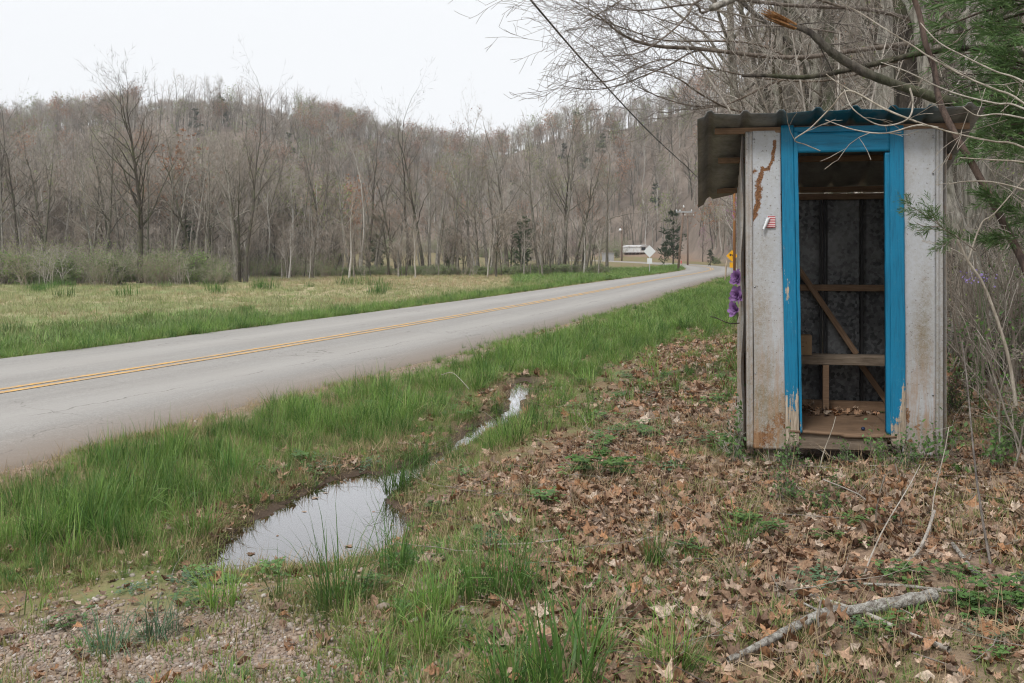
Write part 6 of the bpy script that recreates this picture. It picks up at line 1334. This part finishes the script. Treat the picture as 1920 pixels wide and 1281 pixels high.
# named tufts of grass ---------------------------------------------------
BIG = [tuft('grass_clump', 51, M['grass_lush'], 150, .30, .12, .0046, .30, 4, 16, base=.3), tuft('grass_clump', 52, M['grass'], 120, .24, .11, .005, .34, 4, 14, base=.3), tuft('grass_clump', 53, M['grass_lush'], 90, .30, .05, .0032, .22, 4, 10, base=.3), tuft('grass_clump', 54, M['grass_lush'], 70, .36, .12, .011, .28, 5, 10, base=.4, droop=.7), tuft('grass_clump', 55, M['bluegreen'], 110, .26, .12, .0055, .62, 4, 16, base=.3, droop=1.3)]
for px, py, s, i, lb in [(640, 1140, 1.0, 0, 'big dense green grass clump on the near edge of the puddle'), (745, 1075, .85, 0, 'upright grass clump at the right front corner of the puddle'), (815, 1145, .9, 1, 'broad green grass clump left of the dark double clump in the foreground'),
    (900, 1125, .9, 0, 'dark green left half of the double grass clump in the foreground'), (965, 1120, .85, 0, 'dark green right half of the double grass clump in the foreground'), (1225, 1065, .75, 2, 'slim upright grass clump standing alone in the brown leaves'), (205, 1225, .72, 4, 'flattened bluish grass tuft lying on the gravel at the left'),
    (300, 1195, .75, 4, 'drooping bluish grass tuft on the gravel right of the flattened one'), (410, 1140, .9, 1, 'loose grass clump with uprooted straw at the edge of the gravel'), (700, 1255, .72, 1, 'small grass clump at the bottom edge by the gravel'), (1060, 1300, .85, 3, 'coarse broad-bladed grass clump at the bottom edge in the middle'),
    (1250, 1260, .8, 1, 'wispy grass clump at the bottom edge right of the coarse blades'), (960, 1305, .6, 3, 'broad-bladed grass clump at the bottom edge left of the coarse blades'), (745, 925, .9, 0, 'grass clump standing in water between the puddle and the narrow runnel'), (790, 875, .8, 0, 'grass clump at the narrow neck of the ditch water'),
    (1195, 925, .35, 2, 'tiny grass tuft in leaves in front of the big leafy weed'), (1115, 790, .8, 0, 'tall grass clump on the leafy bank above the runnel'), (775, 905, .8, 0, 'grass clump between the puddle and the start of the runnel'), (835, 850, .6, 1, 'grass clump splitting the runnel where it narrows'), (930, 775, .6, 0, 'grass clump on the road side of the runnel end'), (870, 790, .8, 1, 'bright clump on the road side of the narrow runnel'), (1010, 745, .7, 0, 'tall clump past the upper end of the runnel'), (850, 868, .55, 0, 'grass clump overhanging the narrow runnel from the near side'), (905, 838, .5, 1, 'paler grass clump in front of the runnel bend'), (955, 806, .5, 0, 'small clump at the far end of the runnel'), (370, 1010, 1.15, 1, 'tall arching grass clump at the left end of the puddle'), (430, 905, .95, 0, 'dense grass clump on the road side above the puddle left half'), (560, 865, .9, 1, 'fresh green grass clump behind the puddle'), (660, 835, .8, 0, 'dark green grass clump right behind the top of the puddle'), (505, 800, .9, 1, 'bright grass clump halfway between the puddle and the road'), (240, 935, 1.1, 0, 'rounded lush grass clump near the road left of the puddle'),
    (990, 935, .45, 1, 'small dark grass tuft beside the orange curled leaf'), (800, 1215, .75, 1, 'grass clump at the bottom below the broad clump'), (1110, 1235, .8, 1, 'soft grass clump just right of the coarse blades'), (30, 1030, .95, 1, 'grass clump at the left edge of the photo')]:
    p = ground_at(px, py); o = mobj('grass_clump', BIG[i], loc=(p.x, p.y, p.z - .01)); o.scale = (s,) * 3; o.rotation_euler = (0, 0, px * .37); tag(o, lb, 'grass clump')
# leafy weeds ------------------------------------------------------------
def leafy(nm, seed, n, R, H, size, mat):
    rng = np.random.default_rng(seed); A = Acc()
    for i in range(n):
        a = i * 2.4 + rng.normal(0, .3); L = R * rng.uniform(.45, 1.); up = rng.uniform(.2, 1.) * H; P = [np.array([0, 0, 0]), np.array([math.cos(a) * L * .4, math.sin(a) * L * .4, up * .8]), np.array([math.cos(a) * L, math.sin(a) * L, up])]; tubes(A, [(P, [.002, .0015, .001])], 0, sides=3)
        for k in range(7):
            t = .3 + .7 * k / 6; q = P[1] + (P[2] - P[1]) * ((t - .3) / .7); G, Q, T = leaf_geo('maple' if seed % 2 else 'oak', rng, size * rng.uniform(.6, 1.1), .8, .3); th = a + (-1) ** k * 1.0 * (k < 6) - math.pi / 2; G[:, 1] += size * .5
            c, s_ = math.cos(th), math.sin(th); G = np.stack([G[:, 0] * c - G[:, 1] * s_, G[:, 0] * s_ + G[:, 1] * c, G[:, 2]], 1) + q; A.add(G, Q, T, 0, b=rng.uniform())
    return A.mesh(nm, [M[mat]])
WD = [leafy('leafy_weed', 1, 16, .24, .14, .055, 'green_leaf'), leafy('leafy_weed', 2, 12, .2, .06, .05, 'bluegreen'), leafy('leafy_weed', 3, 9, .16, .12, .04, 'weed')]
for px, py, s, i, lb in [(1120, 893, 1.15, 0, 'big spreading green leafy weed left of the shed on red soil'), (1255, 882, .75, 1, 'blue-green feathery weed between the big weed and the shed'), (1880, 1150, .75, 0, 'green leafy weed patch at the lower right edge'), (1912, 1105, .6, 1, 'upper part of the leafy weeds at the lower right edge'), (1820, 1165, .5, 2, 'small scalloped weed left of the lower right weed patch'),
    (1435, 1095, .5, 1, 'small grey-green weed touching the left end of the pale stick'), (1400, 985, .6, 2, 'grey-green strap weed in the middle of the leaves'), (1600, 985, .5, 2, 'tiny fresh weed in the middle of the brown leaves'), (930, 1025, .7, 1, 'dark flat weed in the short cover right of the puddle'), (1290, 1040, .6, 2, 'weed beside the slim upright grass clump')]:
    p = ground_at(px, py); o = mobj('leafy_weed', WD[i], loc=p); o.scale = (s,) * 3; o.rotation_euler = (0, 0, px * .5); tag(o, lb, 'weed')
# leafy seedlings in front of the shed
SD = [shrub_mesh('seedling', 290, .5, .35, 7, 'green_leaf', 210, .028, 'twig', .002), shrub_mesh('seedling', 291, .42, .4, 8, 'weed', 240, .025, 'twig', .002)]
for px, py, s, i, lb in [(1425, 872, .8, 0, 'leafy seedling climbing the left corner of the shed'), (1400, 760, .9, 1, 'green briar leaves at the left corner trim of the shed'), (1590, 876, .36, 1, 'green seedlings in front of the doorstep'), (1650, 876, .42, 0, 'green seedlings before the right door jamb'), (1752, 872, .55, 0, 'leafy seedling at the foot of the right corner'), (1480, 885, .5, 1, 'green seedlings in front of the left white panel'),
        (1700, 880, .5, 1, 'low green seedlings under the right white panel'), (1870, 880, .7, 0, 'seedling on the leafy bank right of the shed'), (1560, 960, .4, 1, 'fresh seedlings among leaves below the doorway'), (1475, 945, .45, 1, 'light green seedlings in the leaves left of the doorway')]:
    p = ground_at(px, py) if px != 1400 else Vector(at(1392, 6.75)); o = mobj('seedling', SD[i], loc=p); o.scale = (s,) * 3; o.rotation_euler = (0, 0, px * .7); tag(o, lb, 'seedling')
# fallen branches and sticks ---------------------------------------------
def stick(name, label, pts, r0, r1, mat, lift=.02, rag=.06, cat='stick', stubs=(), sides=8):
    rg = np.random.default_rng(int(pts[0][0])); W3 = [np.array(ground_at(a, b)) + [0, 0, lift + (c if len(t) else 0)] for a, b, *t in pts for c in [t[0] if t else 0]]
    o_ = W3[0].copy(); P = smooth([p - o_ for p in W3], 6); R = [(r0 + (r1 - r0) * i / (len(P) - 1)) * (1 + rg.normal(0, rag)) for i in range(len(P))]
    A = Acc(); tubes(A, [(P, R)], sides=sides)
    for f, dx, dy, dz, rr in stubs: p = P[int(f * (len(P) - 1))]; tubes(A, [([p, p + np.array([dx, dy, dz]) * .5, p + np.array([dx, dy, dz])], [rr, rr * .8, rr * .6])], sides=6)
    e = mobj(name, A.mesh(name, [M[mat]], True), loc=tuple(o_)); tag(e, label, cat); return e
M['lichen'] = m_bark('lichen_bark', (.20, .165, .135), (.56, .54, .48), .05, sc=(14, 14, 14))
stick('fallen_branch', 'thick lichen-covered fallen branch across the leaves at the lower right', [(1365, 1262), (1420, 1235), (1480, 1200), (1545, 1172), (1590, 1165), (1660, 1155), (1752, 1136)], .010, .027, 'lichen', .035, .08, 'branch', [(.62, .03, -.08, -.02, .009), (.5, -.06, .05, .02, .006)])
stick('fallen_stick', 'pale thin stick passing under the thick fallen branch', [(1468, 1103), (1530, 1130), (1620, 1160), (1700, 1200), (1780, 1232)], .008, .010, 'twig_pale', .02)
stick('fallen_stick', 'straight grey stick lying right of and above the thick branch', [(1620, 1110), (1700, 1116), (1765, 1124), (1812, 1130)], .006, .008, 'lichen', .03)
stick('fallen_stick', 'short grey lichen stick on the leaves at the right', [(1786, 1030), (1805, 1055), (1822, 1080), (1838, 1088)], .009, .011, 'lichen', .02)
stick('fallen_stick', 'curved brown stick rising from the leaves right of centre', [(1660, 1080), (1710, 1055), (1735, 1030, .03), (1752, 1000, .08)], .006, .008, 'twig', .02)
stick('fallen_stick', 'short weathered stick end at the bottom right of centre', [(1530, 1278), (1533, 1255), (1545, 1238)], .013, .009, 'lichen', .01)
stick('fallen_stick', 'thin dark stick in the low cover right of the puddle', [(920, 1034), (1000, 1030), (1075, 1020)], .004, .005, 'twig', .03)
stick('fallen_stick', 'fine arched twig lying over the grass near the road', [(828, 738, .1), (850, 745, .16), (880, 765, .08)], .004, .003, 'twig', .12)
def rod(name, label, a, b, r0, r1, mat, cat):
    a, b = Vector(a), Vector(b); A = Acc(); d = b - a; n = d.cross(Vector((0, 1, 0))).normalized() * .012; P = [np.array(d * t + n * math.sin(t * 5)) for t in np.linspace(0, 1, 7)]; tubes(A, [(P, [r0 + (r1 - r0) * i / 6 for i in range(7)])], sides=6)
    o = mobj(name, A.mesh(name, [M[mat]], True), loc=a); tag(o, label, cat); return o
g = ground_at(1535, 895); rod('dead_stem', 'thin pale dead stem standing in front of the shed doorway', g - Vector((0, 0, .02)), PX(1564, 780, g.y + .12), .004, .0025, 'twig_pale', 'stem')
g = ground_at(1620, 1080); rod('dead_stem', 'thin dry stem rising at the right of the wilted leaves', g, PX(1722, 868, g.y + .3), .004, .002, 'twig_pale', 'stem')
g = ground_at(1745, 1010); rod('dead_stem', 'straight pale stem in front of the right shed corner', g, PX(1775, 800, g.y + .2), .0035, .002, 'twig_pale', 'stem')
g = ground_at(1860, 1075); rod('dead_stem', 'dark upright stem near the right edge', g, PX(1800, 640, g.y + .9), .006, .003, 'twig_dark', 'stem')
g = Vector(at(1392, 6.95)); rod('dark_twig', 'dark twig poking out from the left wall of the shed below the purple flowers', PX(1386, 606, 6.9), PX(1332, 597, 6.7), .005, .003, 'twig_dark', 'twig')
# wilted leaf clusters on dead stems
for px, py, h, sd, lb in ((1640, 1010, .30, 1, 'tall cluster of wilted hanging brown leaves right of centre'), (1690, 985, .30, 2, 'wilted brown leaves hanging on a stem before the right shed corner'), (1600, 975, .2, 3, 'lower cluster of curled dead leaves below the doorway'), (1545, 1215, .16, 4, 'curled dead leaves hanging off the thick fallen branch')):
    rg = np.random.default_rng(sd); b = ground_at(px, py); A = Acc(); P = smooth([(0, 0, 0), (rg.normal(0, .03), 0, h * .5), (rg.normal(0, .06), 0, h)], 4); tubes(A, [(P, [.004] * len(P))], 1, sides=4)
    for i in range(int(120 * h)):
        t = rg.uniform(.15, 1); p = np.array(P[int(t * (len(P) - 1))]) + rg.normal(0, .035, 3); G, Q, T = leaf_geo('plain', rg, rg.uniform(.03, .06), 1.8, 2.0); R_ = np.array(Euler((1.4 + rg.normal(0, .5), rg.normal(0, .5), rg.uniform(0, 6.28))).to_matrix()); G[:, 1] -= .03; A.add(G @ R_.T + p, Q, T, 0, b=.3 * rg.uniform())
    o = mobj('wilted_leaves', A.mesh('wilted_leaves', [M['litter'], M['twig']]), loc=b); tag(o, lb, 'dead leaves')
print('trees', n_tree, 'objects', len(bpy.data.objects), 'tris', sum(len(m.polygons) for m in bpy.data.meshes))
